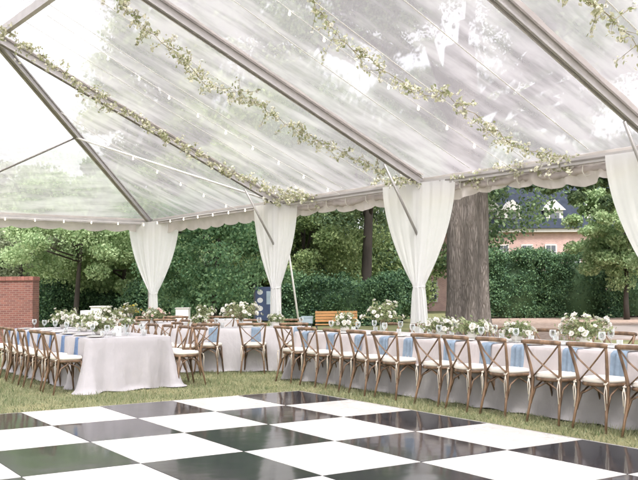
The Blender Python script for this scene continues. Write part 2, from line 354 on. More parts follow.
b = MB(); b.box((-.04, -.04, -.03), (.04, .04, HE-.08)); b.v = [tuple(Vector(p)+T(6.1, 0)) for p in b.v]; tb(b, 'leg', M['alu'])
for t_ in STN[1:]:
    b = MB(); b.tube([T(.08, t_, 2.38), T(.86, t_, HE+.26)], .024, 8); b.box((-.03,-.03,-.03),(.03,.03,.03), M=Matrix.Translation(T(.08, t_, 2.38))); tb(b, 'knee_brace', M['steel'], True)
# hip braces
HM = T(3.55, 3.55, HE+SL*3.55-.07)
b = MB(); b.tube([HM, T(.05, 6.0, HE+.05)], .022, 8); tb(b, 'roof_brace', M['white_metal'], True)
b = MB(); b.tube([HM, T(6.0, .05, HE+.05)], .022, 8); tb(b, 'roof_brace', M['alu_dark'], True)
# roof panels with a slight sag
def panel(fn, nu=14, nv_=14):
    b = MB(); vs = [fn(i/nu, j/nv_) for j in range(nv_+1) for i in range(nu+1)]
    fs = [(j*(nu+1)+i, j*(nu+1)+i+1, (j+1)*(nu+1)+i+1, (j+1)*(nu+1)+i) for j in range(nv_) for i in range(nu)]
    b.add(vs, fs); return b
for side in (0, 1):
    for k in range(1, len(STN)-1):
        t0, t1 = STN[k], STN[k+1]
        def fn(u, v, t0=t0, t1=t1):
            s = -.10+v*6.2; sag = .05*math.sin(PI*u)*math.sin(PI*v)+.008*math.sin(u*37+v*5)
            return T(12.2-s if side else s, t0+(t1-t0)*u, HE+.125+SL*s-sag)
        tb(panel(fn), 'roof_panel', M['vinyl'], True)
    def fn(u, v):
        s = -.10+v*6.2; t0 = s; return T(12.2-s if side else s, t0+(6.13-t0)*u, HE+.125+SL*s-.05*math.sin(PI*u)*math.sin(PI*v))
    tb(panel(fn), 'roof_panel', M['vinyl'], True)
def fn(u, v):
    t = -.10+v*6.2; return T(t+(12.2-2*t)*u, t, HE+.125+SL*t-.05*math.sin(PI*u)*math.sin(PI*v))
tb(panel(fn), 'roof_panel', M['vinyl'], True)
# keder bands beside each rafter
for t_ in STN[1:]:
    for sg in (-1, 1):
        b = MB(); n = 24
        vs = []
        for i in range(n+1):
            s = .05+i/n*5.95; wob = .02*math.sin(i*1.7+sg)
            for o_ in (.04, .15+wob*.6): vs.append(T(s, t_+sg*o_, HE+.115+SL*s-.01-(.02 if o_ > .1 else 0)))
        b.add(vs, [(2*i, 2*i+1, 2*i+3, 2*i+2) for i in range(n)]); tb(b, 'seam_band', M['valance'], True)
for a_, c_ in zip(STN[1:-1], STN[2:]):
    for q_ in (.25, .5, .75):
        t_ = a_+(c_-a_)*q_; b = MB(); b.tube([T(s, t_, HE+.118+SL*s-.05*math.sin(PI*q_)*math.sin(PI*(s+.1)/6.2)) for s in np.linspace(0, 6.05, 14)], .007, 5, flat=(1.6, .5)); tb(b, 'weld_seam', M['wire'])
# valance, gathered and scalloped
def valance(p0, p1, out, drop, seed, crumple):
    L = (p1-p0).length; n = int(L/.05); rows = 8; dr = (p1-p0).normalized(); vs = []
    R = random.Random(seed); ph = [R.uniform(0, 6) for _ in range(5)]
    for i in range(n+1):
        x = i/n*L
        sc_ = abs(math.sin(PI*x/.62))**.6
        for j in range(rows+1):
            v = j/rows
            o_ = .085+.02*v+crumple*v*(.5*math.sin(x*9+ph[0]+3*v)+.35*math.sin(x*21+ph[1]-4*v)+.3*math.sin(x*4.3+ph[2]))*.06
            z = HE+.09-v*(.04+drop*(.8+.2*sc_)+crumple*.03*math.sin(x*2.3+ph[3]))
            vs.append(p0+dr*x+out*o_+Vector((0, 0, z)))
    b = MB(); b.add(vs, [(i*(rows+1)+j, i*(rows+1)+j+1, (i+1)*(rows+1)+j+1, (i+1)*(rows+1)+j) for i in range(n) for j in range(rows)])
    tb(b, 'valance', M['valance'], True)
for k in range(len(STN)-1):
    valance(T(0, STN[k]), T(0, STN[k+1]), -nv, .40, k, [.5, 1.0, 1.8, 1.5, 1, 1][k])
valance(T(0, 0), T(12.2, 0), -dv, .34, 30, .3)
# rolled side wall bundled under the eave beam
def bundle(t0, t1, seed):
    R = random.Random(seed); n = 70; pts = []; rd = []
    for i in range(n+1):
        t = t0+(t1-t0)*i/n; pts.append(T(-.10+R.uniform(-.02, .02), t, HE-.16+.02*math.sin(t*5)+R.uniform(-.012, .012))); rd.append(.055+R.uniform(-.016, .02))
    b = MB(); b.tube(pts, rd, 9); tb(b, 'rolled_wall', M['valance'], True)
bundle(6.3, 10.4, 1); bundle(10.9, 14.9, 2); bundle(15.2, 19.3, 3)
for t_ in np.arange(6.6, 19.4, .62):
    b = MB(); ring = [T(-.10+.10*math.cos(a), t_+.02*math.sin(a*2), HE-.12+.13*math.sin(a)) for a in np.linspace(0, 2*PI, 13)]
    b.tube(ring, .009, 5, cap=False); tb(b, 'tie_strap', M['rope'])
# guy pole
P0 = gp(289, 19.9, 2.30); P1 = gp(303, 20.4, -.02)
b = MB(); top = P0+(P0-P1)*.42; b.tube([P1, top], .022, 8); o = b.build('guy_pole', M['white_metal'], smooth=True)
tag(o, 'thin white slanting pole running down to the grass beside a white curtain', 'pole')
# ------------------------------------------------------------------ curtains
def curtain(tc_, W, ztie, wtie, wbot, label, seed, yaw_off=0.0, ztop=None, s_=.10):
    R = random.Random(seed); ztop = ztop or HE-.02; nu, nz_ = 64, 40; base = T(s_, tc_)
    root = empty('curtain', base, 0, label, 'curtain', 'white curtains tied back at the tent legs')
    ax = Vector((dv.x*math.cos(yaw_off)-dv.y*math.sin(yaw_off), dv.x*math.sin(yaw_off)+dv.y*math.cos(yaw_off), 0)); ay = Vector((-ax.y, ax.x, 0))
    ph = [R.uniform(0, 6.28) for _ in range(4)]; vs = []
    for j in range(nz_+1):
        z = ztop*(1-j/nz_)+.0
        if z > ztie: q = (ztop-z)/(ztop-ztie); wd = wtie+(W-wtie)*(1-q**1.8)
        else: q2 = (ztie-z)/ztie; wd = wtie+(wbot-wtie)*(q2**.55); q = 1-q2*.7
        for i in range(nu+1):
            u = i/nu*2-1
            amp = .008+.018*q
            f = math.sin(u*22+ph[0]+.5*math.sin(u*5+ph[1]))*.6+math.sin(u*47+ph[2]+z*.6)*.3+math.sin(u*9+ph[3])*.4
            bow = -.05*q*(1-u*u)
            vs.append(ax*(u*wd/2)+ay*(f*amp*min(1, wd/.3+.3)+bow)+Vector((0, 0, z)))
    b = MB(); b.add(vs, [(j*(nu+1)+i, j*(nu+1)+i+1, (j+1)*(nu+1)+i+1, (j+1)*(nu+1)+i) for j in range(nz_) for i in range(nu)])
    b.build('drape', M['curtain'], root, True)
    b = MB(); ring = [ax*(math.cos(a)*(wtie/2+.004))+ay*(math.sin(a)*.05)+Vector((0, 0, ztie+.015*math.sin(a))) for a in np.linspace(0, 2*PI, 25)]
    b.tube(ring, .012, 6, cap=False, flat=(.6, 1.5)); b.build('tie_back', M['curtain'], root, True)
curtain(.42, 1.66, 1.42, .24, .34, 'small distant white curtain at the far corner of the tent behind the left table', 1, .45)
curtain(6.16, 1.28, 1.52, .24, .34, 'white tied curtain beside the slanting thin white pole', 2, .22)
curtain(10.62, 1.72, 1.50, .27, .52, 'white tied curtain just left of the thick grey tree trunk', 3, .08)
curtain(15.38, 1.75, 1.5, .30, .6, 'large white curtain partly outside the picture at its right edge', 4, .0)
# ------------------------------------------------------------------ string lights
bulb = MB(); bulb.lathe([(.003, -.04), (.015, -.033), (.020, -.016), (.015, 0), (.010, .010), (.009, .026), (.003, .028)], 10)
bulb_me = bulb.mesh('bulb', M['bulb'], True)
def lights(pts, step, label, sag=.1):
    root = empty('string_lights', pts[0], 0, label, 'string lights', 'strings of warm bulbs under the clear roof')
    o0 = Vector(pts[0]); poly = []
    for a, c in zip(pts[:-1], pts[1:]):
        a = Vector(a); c = Vector(c); n = max(2, int((c-a).length/.3))
        for i in range(n): poly.append(a.lerp(c, i/n)-Vector((0, 0, sag*math.sin(PI*i/n))))
    poly.append(Vector(pts[-1])); b = MB(); b.tube([p-o0 for p in poly], .006, 4); b.build('wire', M['wire'], root)
    acc = step*.5
    for a, c in zip(poly[:-1], poly[1:]):
        l = (c-a).length
        while acc < l:
            q = put('bulb', bulb_me, root); q.location = a.lerp(c, acc/l)-o0-Vector((0, 0, .035)); acc += step
        acc -= l
for t_, lab in ((8.4, 'string of small bulbs climbing the clear roof above the slanting white pole'), (12.8, 'string of small bulbs climbing the clear roof above the thick tree trunk'), (17.3, 'string of small bulbs at the upper right corner of the clear roof'), (4.6, 'short string of bulbs in the far hip bay of the clear roof')):
    e = 6.0 if t_ > 6.2 else t_-.3
    lights([T(.1, t_, HE-.02), T(e, t_, HE+SL*e-.1)], .62, lab)
lights([T(9.5, .12, HE-.05), T(0.1, .12, HE-.05)], .74, 'string of bulbs along the far end beam of the tent above the trees', 0)
lights([T(.12, .3, HE-.03), T(.12, 6, HE-.03)], .72, 'string of bulbs along the side beam between the two farthest curtains', 0)
# ------------------------------------------------------------------ leaves, blossoms
def leaf_quads(c, size, rsd, aspect=.45):
    n = len(c); d = rsd.normal(size=(n, 3)); d /= np.linalg.norm(d, axis=1)[:, None]; e = rsd.normal(size=(n, 3)); p = np.cross(d, e); p /= np.linalg.norm(p, axis=1)[:, None]
    s = size*rsd.uniform(.6, 1.3, n)[:, None]; V = np.zeros((n, 4, 3)); V[:, 0] = c-d*s*.5; V[:, 1] = c+p*s*aspect*.5; V[:, 2] = c+d*s*.5; V[:, 3] = c-p*s*aspect*.5
    return V
def blossom_mesh(name, m_, seed, r=.03):
    R = random.Random(seed); b = MB()
    for ring, (n, tilt, ln) in enumerate(((6, .35, 1.0), (5, .85, .8), (4, 1.3, .6))):
        for k in range(n):
            a = 2*PI*k/n+ring*.5+R.uniform(-.15, .15); d = Vector((math.cos(a)*math.cos(tilt), math.sin(a)*math.cos(tilt), math.sin(tilt))); sd_ = Vector((-math.sin(a), math.cos(a), 0))
            l = r*ln*R.uniform(.9, 1.15); w_ = l*.55
            b.add([Vector((0,0,0)), d*l*.55+sd_*w_, d*l+Vector((0,0,l*.15)), d*l*.55-sd_*w_], [(0, 1, 2, 3)])
    return b.mesh(name, m_, False)
BL = [blossom_mesh('blossom', M['blossom'], k, .034) for k in range(3)]; BLP = blossom_mesh('blossom', M['blossom_pink'], 8, .034); BLY = blossom_mesh('blossom', M['blossom_yellow'], 9, .034)
def garland(path_px, label, seed, dens=1.0, drop=.22, wd=.105, pts3=None):
    pts = pts3 or [hit_roof(u, v, drop) for u, v in path_px]; root = empty('flower_garland', pts[0], 0, label, 'garland', 'flowering garlands strung under the clear roof')
    rsd = np.random.RandomState(seed); R = random.Random(seed); o0 = Vector(pts[0]); fine = []
    for a, c in zip(pts[:-1], pts[1:]):
        n = max(2, int((c-a).length/.12)); fine += [a.lerp(c, i/n)+Vector((R.uniform(-.03,.03), R.uniform(-.03,.03), R.uniform(-.05,.03))) for i in range(n)]
    fine.append(Vector(pts[-1])); b = MB(); b.tube([p-o0 for p in fine], .0045, 5)
    twigs = []
    for p in fine:
        for _ in range(3):
            if R.random() < .8:
                e = p+Vector((R.gauss(0, wd*1.1), R.gauss(0, wd*1.1), R.gauss(-.02, wd))); b.tube([p-o0, e-o0], [.004, .002], 4); twigs.append((p, e))
    b.build('vine', M['stem'], root)
    cs = []
    for p, e in twigs:
        cl = .4+1.1*R.random()
        for _ in range(int(13*dens*cl)):
            q = p.lerp(e, R.uniform(.1, 1.1)); cs.append(q-o0+Vector((R.gauss(0, .028), R.gauss(0, .028), R.gauss(0, .028))))
    put('foliage', quads_mesh('foliage', leaf_quads(np.array([tuple(c) for c in cs]), .062, rsd, .6), M['dryleaf']), root)
    for p, e in twigs[::max(1, int(len(twigs)/75))]:
        q = put('blossom', R.choice(BL), root); q.location = e-o0; q.rotation_euler = (R.uniform(0, 6), R.uniform(0, 6), 0); k = R.uniform(.6, 1.05); q.scale = (k, k, k)
garland([(-20, 14), (30, 46), (80, 84), (130, 116), (180, 144), (230, 172), (290, 196)], 'garland of cream blossoms draped along the rafter nearest the far hip', 11, 1.3, .10, .09)
garland([(112, -10), (138, 22), (175, 50), (206, 84), (240, 92), (285, 122), (335, 148), (385, 172)], 'leafy garland hanging between the first and second long rafters', 12, 1.1, .22, .10)
garland([(305, -12), (322, 14), (345, 44), (375, 64), (424, 96), (442, 92), (480, 118), (521, 148), (566, 156)], 'thin leafy garland crossing the middle of the clear roof', 13, .8, .24, .09)
garland([(575, -12), (598, 8), (620, 30), (645, 48)], 'short stretch of garland in the top right corner of the photo', 14, 1.1, .24, .11)
garland(None, 'bushy cluster of cream flowers and leaves on the eave beam over the slanting pole', 15, 1.6, 0, .14, [T(.06, 5.6, HE+.05), T(.06, 6.4, HE+.10), T(.06, 7.5, HE+.02)])
garland(None, 'flowers bunched on the eave beam above the thick tree trunk', 16, 1.1, 0, .10, [T(-.05, 11.6, HE-.02), T(.0, 12.6, HE+.02), T(-.05, 13.9, HE-.05)])
garland(None, 'flowers bunched on the eave beam beside the middle curtain top', 17, 1.3, 0, .11, [T(.06, 9.6, HE+.12), T(.06, 10.1, HE+.12), T(.06, 10.6, HE-.0)])
# ------------------------------------------------------------------ chairs
def chair_parts(detail=1):
    P = {}; n = 8 if detail else 6
    for s in (-1, 1):
        b = MB(); pts = [(s*.215, -.27, -.03), (s*.20, -.235, .14), (s*.185, -.20, .30), (s*.182, -.185, .46), (s*.20, -.205, .60), (s*.222, -.235, .74), (s*.238, -.262, .845)]
        b.tube(pts, [.013, .015, .0175, .019, .0175, .016, .015], n); P['post', s] = b.mesh('back_post', M['wood'], True)
        b = MB(); b.tube([(s*.215, .215, -.03), (s*.20, .19, .15), (s*.185, .165, .44)], [.012, .016, .020], n); P['leg', s] = b.mesh('front_leg', M['wood'], True)
        b = MB(); b.tube([(s*.222+s*.004, -.256, .83), (s*.12, -.262, .71), (0, -.238+s*.008, .61), (-s*.10, -.208, .53), (-s*.172, -.190, .475)], .013, n, flat=(1.0, .6)); P['slat', s] = b.mesh('cross_slat', M['wood'], True)
        b = MB(); b.tube([(s*.196, -.215, .17), (s*.188, -.15, .34), (s*.18, -.02, .415), (s*.188, .12, .34), (s*.198, .185, .17)], .0105, n); P['arch', s] = b.mesh('side_arch', M['wood'], True)
        b = MB(); b.tube([(-.197, s*.20+(-.02 if s < 0 else 0), .17), (-.15, s*.185, .34), (0, s*.165, .418), (.15, s*.185, .34), (.197, s*.20+(-.02 if s < 0 else 0), .17)], .0105, n); P['xarch', s] = b.mesh('cross_arch', M['wood'], True)
        b = MB(); x, y = s*.195, -.205
        b.tube([(x-.03*s, y+.05, .475), (x+.012*s, y-.005, .48), (x+.005*s, y-.03, .455), (x-.012*s, y-.035, .36), (x+.006*s, y-.04, .20)], .0045, 5, flat=(1.5, .5))
        b.tube([(x+.005*s, y-.03, .455), (x+.02*s, y-.035, .40), (x+.016*s, y-.03, .27)], .0045, 5, flat=(1.5, .5)); b.tube([(x-.018, y-.025, .462), (x+.018, y-.03, .462)], .009, 6)
        P['tie', s] = b.mesh('tie', M['tie'], True)
    b = MB(); k = 12; pts = []; rr = []
    for i in range(k+1):
        u = i/k*2-1; pts.append((u*.262, -.268-.035*(1-u*u), .852+.006*(1-u*u))); rr.append(.021*(1 if abs(u) < .95 else .75))
    b.tube(pts, rr, n+2, flat=(.85, 1.2)); P['rail'] = b.mesh('top_rail', M['wood'], True)
    def seat(z0, z1, k_, puff, rows):
        b = MB(); N = 32; out = []
        for i in range(N):
            a = 2*PI*i/N; c, s_ = math.cos(a), math.sin(a); sx = math.copysign(abs(c)**.62, c); sy = math.copysign(abs(s_)**.62, s_)
            wd = .205+.018*sy; out.append((sx*wd*k_, sy*.205*k_))
        prof = rows; vs = []
        for sc_, zz in prof: vs += [(x*sc_, y*sc_, z0+(z1-z0)*zz) for x, y in out]
        b.add(vs, [(r*N+i, r*N+(i+1) % N, (r+1)*N+(i+1) % N, (r+1)*N+i) for r in range(len(prof)-1) for i in range(N)]); b.add(vs[-N:], [tuple(range(N))]); b.add(vs[:N], [tuple(range(N))[::-1]]); return b
    P['seat'] = seat(.425, .462, 1.02, 0, [(.94, 0), (1, .2), (1, .8), (.97, 1)]).mesh('seat', M['wood'], True)
    P['cushion'] = seat(.463, .515, 1.03, 0, [(.93, 0), (1, .25), (1.0, .6), (.94, .9), (.80, 1.0), (.4, 1.06)]).mesh('cushion', M['cushion'], True)
    return P
CP = chair_parts()
def make_chair():
    r = empty('cross_back_chair')
    for s in (-1, 1):
        put('back_post', CP['post', s], r); put('front_leg', CP['leg', s], r); put('cross_slat', CP['slat', s], r); put('side_arch', CP['arch', s], r); put('cross_arch', CP['xarch', s], r)
    put('top_rail', CP['rail'], r); put('seat', CP['seat'], r); c = put('cushion', CP['cushion'], r)
    for s in (-1, 1): put('tie', CP['tie', s], c)
    return r
proto = make_chair(); used = [0]; RC = random.Random(5)
ORD = ['first', 'second', 'third', 'fourth', 'fifth', 'sixth', 'seventh', 'eighth', 'ninth', 'tenth', 'eleventh', 'twelfth', 'thirteenth']
def chair(x, y, rz, label, group):        # local +Y is the way the sitter faces
    o = proto if used[0] == 0 else copy_tree(proto); used[0] += 1
    o.location = (x+RC.uniform(-.025, .025), y+RC.uniform(-.025, .025), 0); o.rotation_euler = (0, 0, rz+RC.uniform(-.10, .10)); tag(o, label, 'chair', group); return o
# ------------------------------------------------------------------ tables, cloths, napkins
def cloth(name, x0, x1, y0, y1, zt, m_, seed, flare=.16, fold=.018, zb=-.02, res=.045):
    R = random.Random(seed); ph = [R.uniform(0, 6.28) for _ in range(8)]; rc = .05; per = []
    cx, cy, hx, hy = (x0+x1)/2, (y0+y1)/2, (x1-x0)/2, (y1-y0)/2
    def side(a, c, n_): L = (Vector(c)-Vector(a)).length; k = max(3, int(L/res)); return [(Vector(a).lerp(Vector(c), i/k), Vector(n_)) for i in range(k+1)]
    cs = [(hx, hy, 0), (-hx, hy, PI/2), (-hx, -hy, PI), (hx, -hy, 1.5*PI)]
    for q, (ax, ay, a0) in enumerate(cs):
        sx, sy = math.copysign(1, ax), math.copysign(1, ay)
        for i in range(9):
            a = a0+PI/2*i/8; per.append((Vector((ax-sx*rc+rc*math.cos(a), ay-sy*rc+rc*math.sin(a))), Vector((math.cos(a), math.sin(a)))))
        nx, ny, _ = cs[(q+1) % 4]; a = a0+PI/2; n_ = (math.cos(a), math.sin(a))
        st = per[-1][0]; en = Vector((nx-math.copysign(rc, nx)+rc*math.cos(a), ny-math.copysign(rc, ny)+rc*math.sin(a)))
        per += side(st, en, n_)[1:-1]
    N = len(per); rows = 22; vs = []; s = 0; acc = [0]
    for i in range(1, N): acc.append(acc[-1]+(per[i][0]-per[i-1][0]).length)
    for r in range(rows+1):
        t = r/rows
        for i, (p, nn) in enumerate(per):
            dc = min((p-Vector((sx*hx, sy*hy))).length for sx in (-1, 1) for sy in (-1, 1)); cw = math.exp(-(dc/.16)**2); cw2 = math.exp(-(dc/.42)**2)
            s_ = acc[i]; f = math.sin(s_*6.3+ph[0]+1.2*math.sin(s_*2.1+ph[1]))*.5+math.sin(s_*15+ph[2]+math.sin(s_*3+ph[3]))*.32+math.sin(s_*33+ph[4])*.12
            o_ = .012+t*.045+(t**1.3)*fold*f*(1+4.5*cw2)+cw*flare*t**1.6*(1+.45*math.sin(s_*25+ph[5]))+.05*max(0, t-.93)/.07*(.5+.5*math.sin(s_*9+ph[6]))
            z = zt-.005-t*(zt-zb); 
            if t < .05: o_ = .012*math.sin(t/.05*PI/2)+t*.02
            if t == 1: z += .008+.008*math.sin(s_*11+ph[7])
            vs.append((cx+p.x+nn.x*o_, cy+p.y+nn.y*o_, z+(.004 if r == 0 else 0)))
    b = MB(); b.add(vs, [(r*N+i, (r+1)*N+i, (r+1)*N+(i+1) % N, r*N+(i+1) % N) for r in range(rows) for i in range(N)]); b.add(vs[:N], [tuple(range(N))])
    return b
def table(loc, rz, hx, hy, label, clabel, m_, seed, **kw):
    r = empty('banquet_table', loc, rz, label, 'table', 'long banquet tables')
    b = MB(); b.box((-hx+.012, -hy+.012, .715), (hx-.012, hy-.012, .742)); b.build('tabletop', M['bench'], r)
    for sx in (-1, 1):
        for sy in (-1, 1):
            b = MB(); b.tube([(sx*(hx-.12), sy*(hy-.15), -.03), (sx*(hx-.12), sy*(hy-.15), .714)], .018, 8); b.build('leg', M['steel'], r)
    b = cloth('c', -hx, hx, -hy, hy, .757, m_, seed, **kw); o = b.build('tablecloth', m_, smooth=True); o.location = loc; o.rotation_euler = (0, 0, rz)
    tag(o, clabel, 'tablecloth', 'floor length tablecloths'); return r
def W(loc, rz, x, y, z=0): return Vector((loc[0]+x*math.cos(rz)-y*math.sin(rz), loc[1]+x*math.sin(rz)+y*math.cos(rz), z))
def napkin(p, out, wd, ln, m_, label, group, seed, point=False):
    R = random.Random(seed); b = MB(); n, k = 10, 12; out = Vector(out).normalized(); sd_ = Vector((-out.y, out.x, 0)); ph = R.uniform(0, 6); vs = []
    for j in range(k+1):
        t = j/k; wz = wd*((.35+.65*t) if point else (.9+.12*t))
        L_ = t*(ln+.12)
        if L_ < .12: c = Vector((0, 0, .770-p.z))+out*(-.12+L_); lift = .004
        else: c = Vector((0, 0, .764-p.z-(L_-.12)))+out*(.022+.02*(L_-.12)/ln)
        for i in range(n+1):
            u = i/n*2-1; fo = .008*math.sin(u*8+ph+t)+.004*math.sin(u*17)
            vs.append(sd_*(u*wz/2)+c+(out*fo if L_ >= .12 else Vector((0, 0, abs(fo)*.6)))+Vector((0, 0, .006*math.sin(u*3+ph) if t == 1 else 0)))
    b.add(vs, [(j*(n+1)+i, j*(n+1)+i+1, (j+1)*(n+1)+i+1, (j+1)*(n+1)+i) for j in range(k) for i in range(n)])
    o = b.build('napkin', m_, smooth=True); o.location = p; tag(o, label, 'napkin', group); return o
def goblet_mesh():
    b = MB(); b.lathe([(.0, 0), (.034, .002), (.006, .010), (.005, .075), (.018, .09), (.038, .115), (.042, .150), (.036, .185), (.034, .185), (.040, .15), (.036, .117), (.0, .094)], 16); return b.mesh('goblet', M['glass'], True)
GOB = goblet_mesh()
b = MB(); b.lathe([(0, .001), (.09, .001), (.13, .014), (.135, .018), (.128, .019), (.088, .007), (0, .006)], 28); PLATE = b.mesh('plate', M['ceramic'], True)
b = MB(); b.lathe([(0, 0), (.032, 0), (.036, .09), (.033, .09), (.030, .006), (0, .006)], 14); VOT = b.mesh('holder', M['glass'], True)
b = MB(); b.lathe([(0, .0), (.026, .0), (.026, .055), (.01, .057), (0, .057)], 12); WAX = b.mesh('wax', M['candle'], True)
b = MB(); b.lathe([(0, 0), (.04, 0), (.012, .01), (.008, .10), (.016, .12), (.011, .12), (.011, .34), (.003, .355), (0, .355)], 12); TAPER = b.mesh('candlestick', M['candle'], True)
def simple(name, me, p, label, cat, group=None):
    o = put(name, me); o.location = p; tag(o, label, cat, group); return o
def votive(p, label):
    r = empty('candle', p, 0, label, 'candle', 'small candles in glass holders'); put('holder', VOT, r); q = put('wax', WAX, r); q.location = (0, 0, .008); return r
def flowers(p, r, h, nb, label, seed, vase='bowl', spray=.0, pal=None, leafn=900, group='flower centrepieces', leafm='sprig', flat=1.0, rot=0):
    R = random.Random(seed); rsd = np.random.RandomState(seed); root = empty('flower_arrangement', p, rot, label, 'flowers', group)
    vh = .10 if vase == 'bowl' else .20
    b = MB(); b.lathe([(0, 0), (.05, 0), (.075, vh*.4), (.065, vh), (.058, vh), (.066, vh*.45), (0, .01)] if vase == 'bowl' else [(0, 0), (.04, 0), (.04, vh*.7), (.028, vh), (.024, vh), (.034, vh*.7), (0, .01)], 16); b.build('vase', M['ceramic'] if vase == 'bowl' else M['glass'], root, True)
    bs_ = MB(); tips = []
    for _ in range(nb+12):
        a = R.uniform(0, 2*PI); el = R.uniform(.05, 1.0)**.8; rr = r*math.sqrt(max(0, 1-(el*.75)**2))*R.uniform(.6, 1.0)*(1+spray*R.random()); z = vh+(h-vh)*el*R.uniform(.75, 1)*(1+spray*.4*R.random())
        e = Vector((math.cos(a)*rr*flat, math.sin(a)*rr/flat if flat > 1 else math.sin(a)*rr, z)); mid = Vector((e.x*.4, e.y*.4, vh+(z-vh)*.6)); bs_.tube([(0, 0, vh*.6), mid, e], .0035, 4); tips.append((mid, e))
    bs_.build('stems', M['stem'], root)
    cs = []
    for _ in range(leafn):
        mid, e = R.choice(tips); q = mid.lerp(e, R.uniform(-.3, 1.08)); cs.append(tuple(q+Vector([R.gauss(0, .028) for _ in range(3)])))
    put('foliage', quads_mesh('foliage', leaf_quads(np.array(cs), .05, rsd, .5), M[leafm]), root)
    pal = pal or BL
    for i in range(nb):
        q = put('blossom', R.choice(pal), root); e = tips[i][1]; q.location = e; dr = (e-Vector((0, 0, vh*.5))).normalized(); q.rotation_euler = dr.to_track_quat('Z', 'Y').to_euler(); k = R.uniform(.7, 1.5); q.scale = (k, k, k)
    return root
# ---- table A : long table along the dance floor on the right
TAx, TAy0, TAy1 = 8.36, 3.6, 13.0; hA = .60
locA = (TAx, (TAy0+TAy1)/2, 0)
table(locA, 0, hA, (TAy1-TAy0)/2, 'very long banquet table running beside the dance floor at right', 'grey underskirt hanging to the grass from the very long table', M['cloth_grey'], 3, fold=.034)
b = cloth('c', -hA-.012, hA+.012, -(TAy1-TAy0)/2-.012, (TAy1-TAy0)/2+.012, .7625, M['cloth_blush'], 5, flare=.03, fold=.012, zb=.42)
o = b.build('tablecloth', M['cloth_blush'], smooth=True); o.location = locA; tag(o, 'short blush top cloth over the very long table beside the dance floor', 'tablecloth', 'floor length tablecloths')
b = MB(); n = 90; vs = []
for i in range(n+1):
    y = TAy0+.2+(TAy1-TAy0-.4)*i/n
    for s in (-1, 1): vs.append((TAx+s*(.17+.015*math.sin(i*.7)), y, .769+.002*math.sin(i*1.3)))
b.add(vs, [(2*i, 2*i+1, 2*i+3, 2*i+2) for i in range(n)]); tag(b.build('table_runner', M['runner']), 'white runner along the middle of the very long blush table', 'table runner')
YA = [12.63, 11.86, 11.16, 10.49, 9.90, 9.05, 8.42, 7.81, 7.08, 6.41, 5.74, 5.05]
for i, y in enumerate(YA):
    chair(7.57, y, -PI/2, f'chair at the very long table on its dance floor side, {ORD[i]} from far end', 'chairs along the dance floor side of the long table')
    napkin(Vector((TAx-hA-.026, y-.05+RC.uniform(-.04, .04), 0)), (-1, 0, 0),   .20, .30, M['napkin'], f'light blue napkin on the very long table, {ORD[i]} from the far end', 'light blue napkins on the long table', i)
    simple('plate', PLATE, (TAx-.38, y-.03, .764), f'ivory plate on the very long table, {ORD[i]} from the far end', 'plate', 'ivory plates on the long table')
    simple('goblet', GOB, (TAx-.26, y-.22, .764), f'goblet on dance floor side of the very long table, {ORD[i]} from far end', 'glass', 'clear goblets on the long table')
    if i < 11:
        chair(9.16, y-.1, PI/2, f'chair on garden side of the very long table, {ORD[i]} from far end', 'chairs along the garden side of the long table')
        simple('goblet', GOB, (TAx+.30, y+.12, .764), f'goblet on garden side of the very long table, {ORD[i]} from far end', 'glass', 'clear goblets on the long table')
fa = [(11.35, .26, .52, 34, 'tall airy spray of white blossoms on the long table beside the middle curtain', 'tall', .35), (9.95, .34, .27, 30, 'low white and green flowers on the long table in front of the tree trunk', 'bowl', .1),
      (9.30, .30, .25, 28, 'low cream flowers on the long table at the right edge of the tree trunk', 'bowl', .1), (8.45, .24, .24, 22, 'small white flower bowl on the long table below the hedge', 'bowl', .1),
      (7.32, .33, .36, 46, 'biggest bushy cream and green flower arrangement on the long blush table', 'bowl', .2), (6.15, .24, .26, 26, 'cream flower bowl at the right edge of the photo on the long table', 'bowl', .1), (12.4, .22, .3, 22, 'pale flowers at the far end of the long blush table', 'bowl', .1)]
for k, (y, r, h, nb, lab, vs_, sp) in enumerate(fa): flowers((TAx, y, .766), r, h, nb, lab, 40+k, vs_, sp)
for k, y in enumerate((12.0, 11.7, 10.8, 10.35, 9.6, 8.85, 8.1, 7.9, 6.75, 5.9)):
    votive((TAx+(.12 if k % 2 else -.1), y, .766), f'small glass candle on the very long table, {ORD[k]} from the far end')
# ---- table C : left table
TCx, hC = 4.90, .66; yc0, yc1 = 13.06, 18.2
table((TCx, (yc0+yc1)/2, 0), 0, hC, (yc1-yc0)/2, 'banquet table beyond the left corner of the dance floor', 'pale mauve cloth puddling on the grass at the left table end', M['cloth_mauve'], 7, flare=.12, fold=.046)
for i in range(7):
    y = 13.42+i*.68
    chair(TCx-hC-.27, y-.12, -PI/2, f'chair on brick wall side of the mauve table, {ORD[i]} from the dance floor', 'chairs along the brick wall side of the left table')
    napkin(Vector((TCx-hC, 13.50+i*.69, 0)), (-1, 0, 0), .16, .36, M['napkin_dark'], f'dark blue napkin on the mauve table, {ORD[i]} from the dance floor', 'dark blue napkins on the left table', 60+i, True)
    simple('plate', PLATE, (TCx-.42, y, .764), f'ivory plate on the mauve table, {ORD[i]} from the dance floor', 'plate', 'ivory plates on the left table')
    simple('goblet', GOB, (TCx-.30, y-.18, .764), f'goblet on brick wall side of the mauve table, {ORD[i]} from the dance floor', 'glass', 'goblets on the left table')
    if i < 6:
        chair(TCx+hC+.30, y-.22, PI/2, f'chair on inner side of the mauve table, {ORD[i]} from the dance floor', 'chairs along the inner side of the left table')
        simple('goblet', GOB, (TCx+.34, y+.05, .764), f'goblet on inner side of the mauve table, {ORD[i]} from the dance floor', 'glass', 'goblets on the left table')
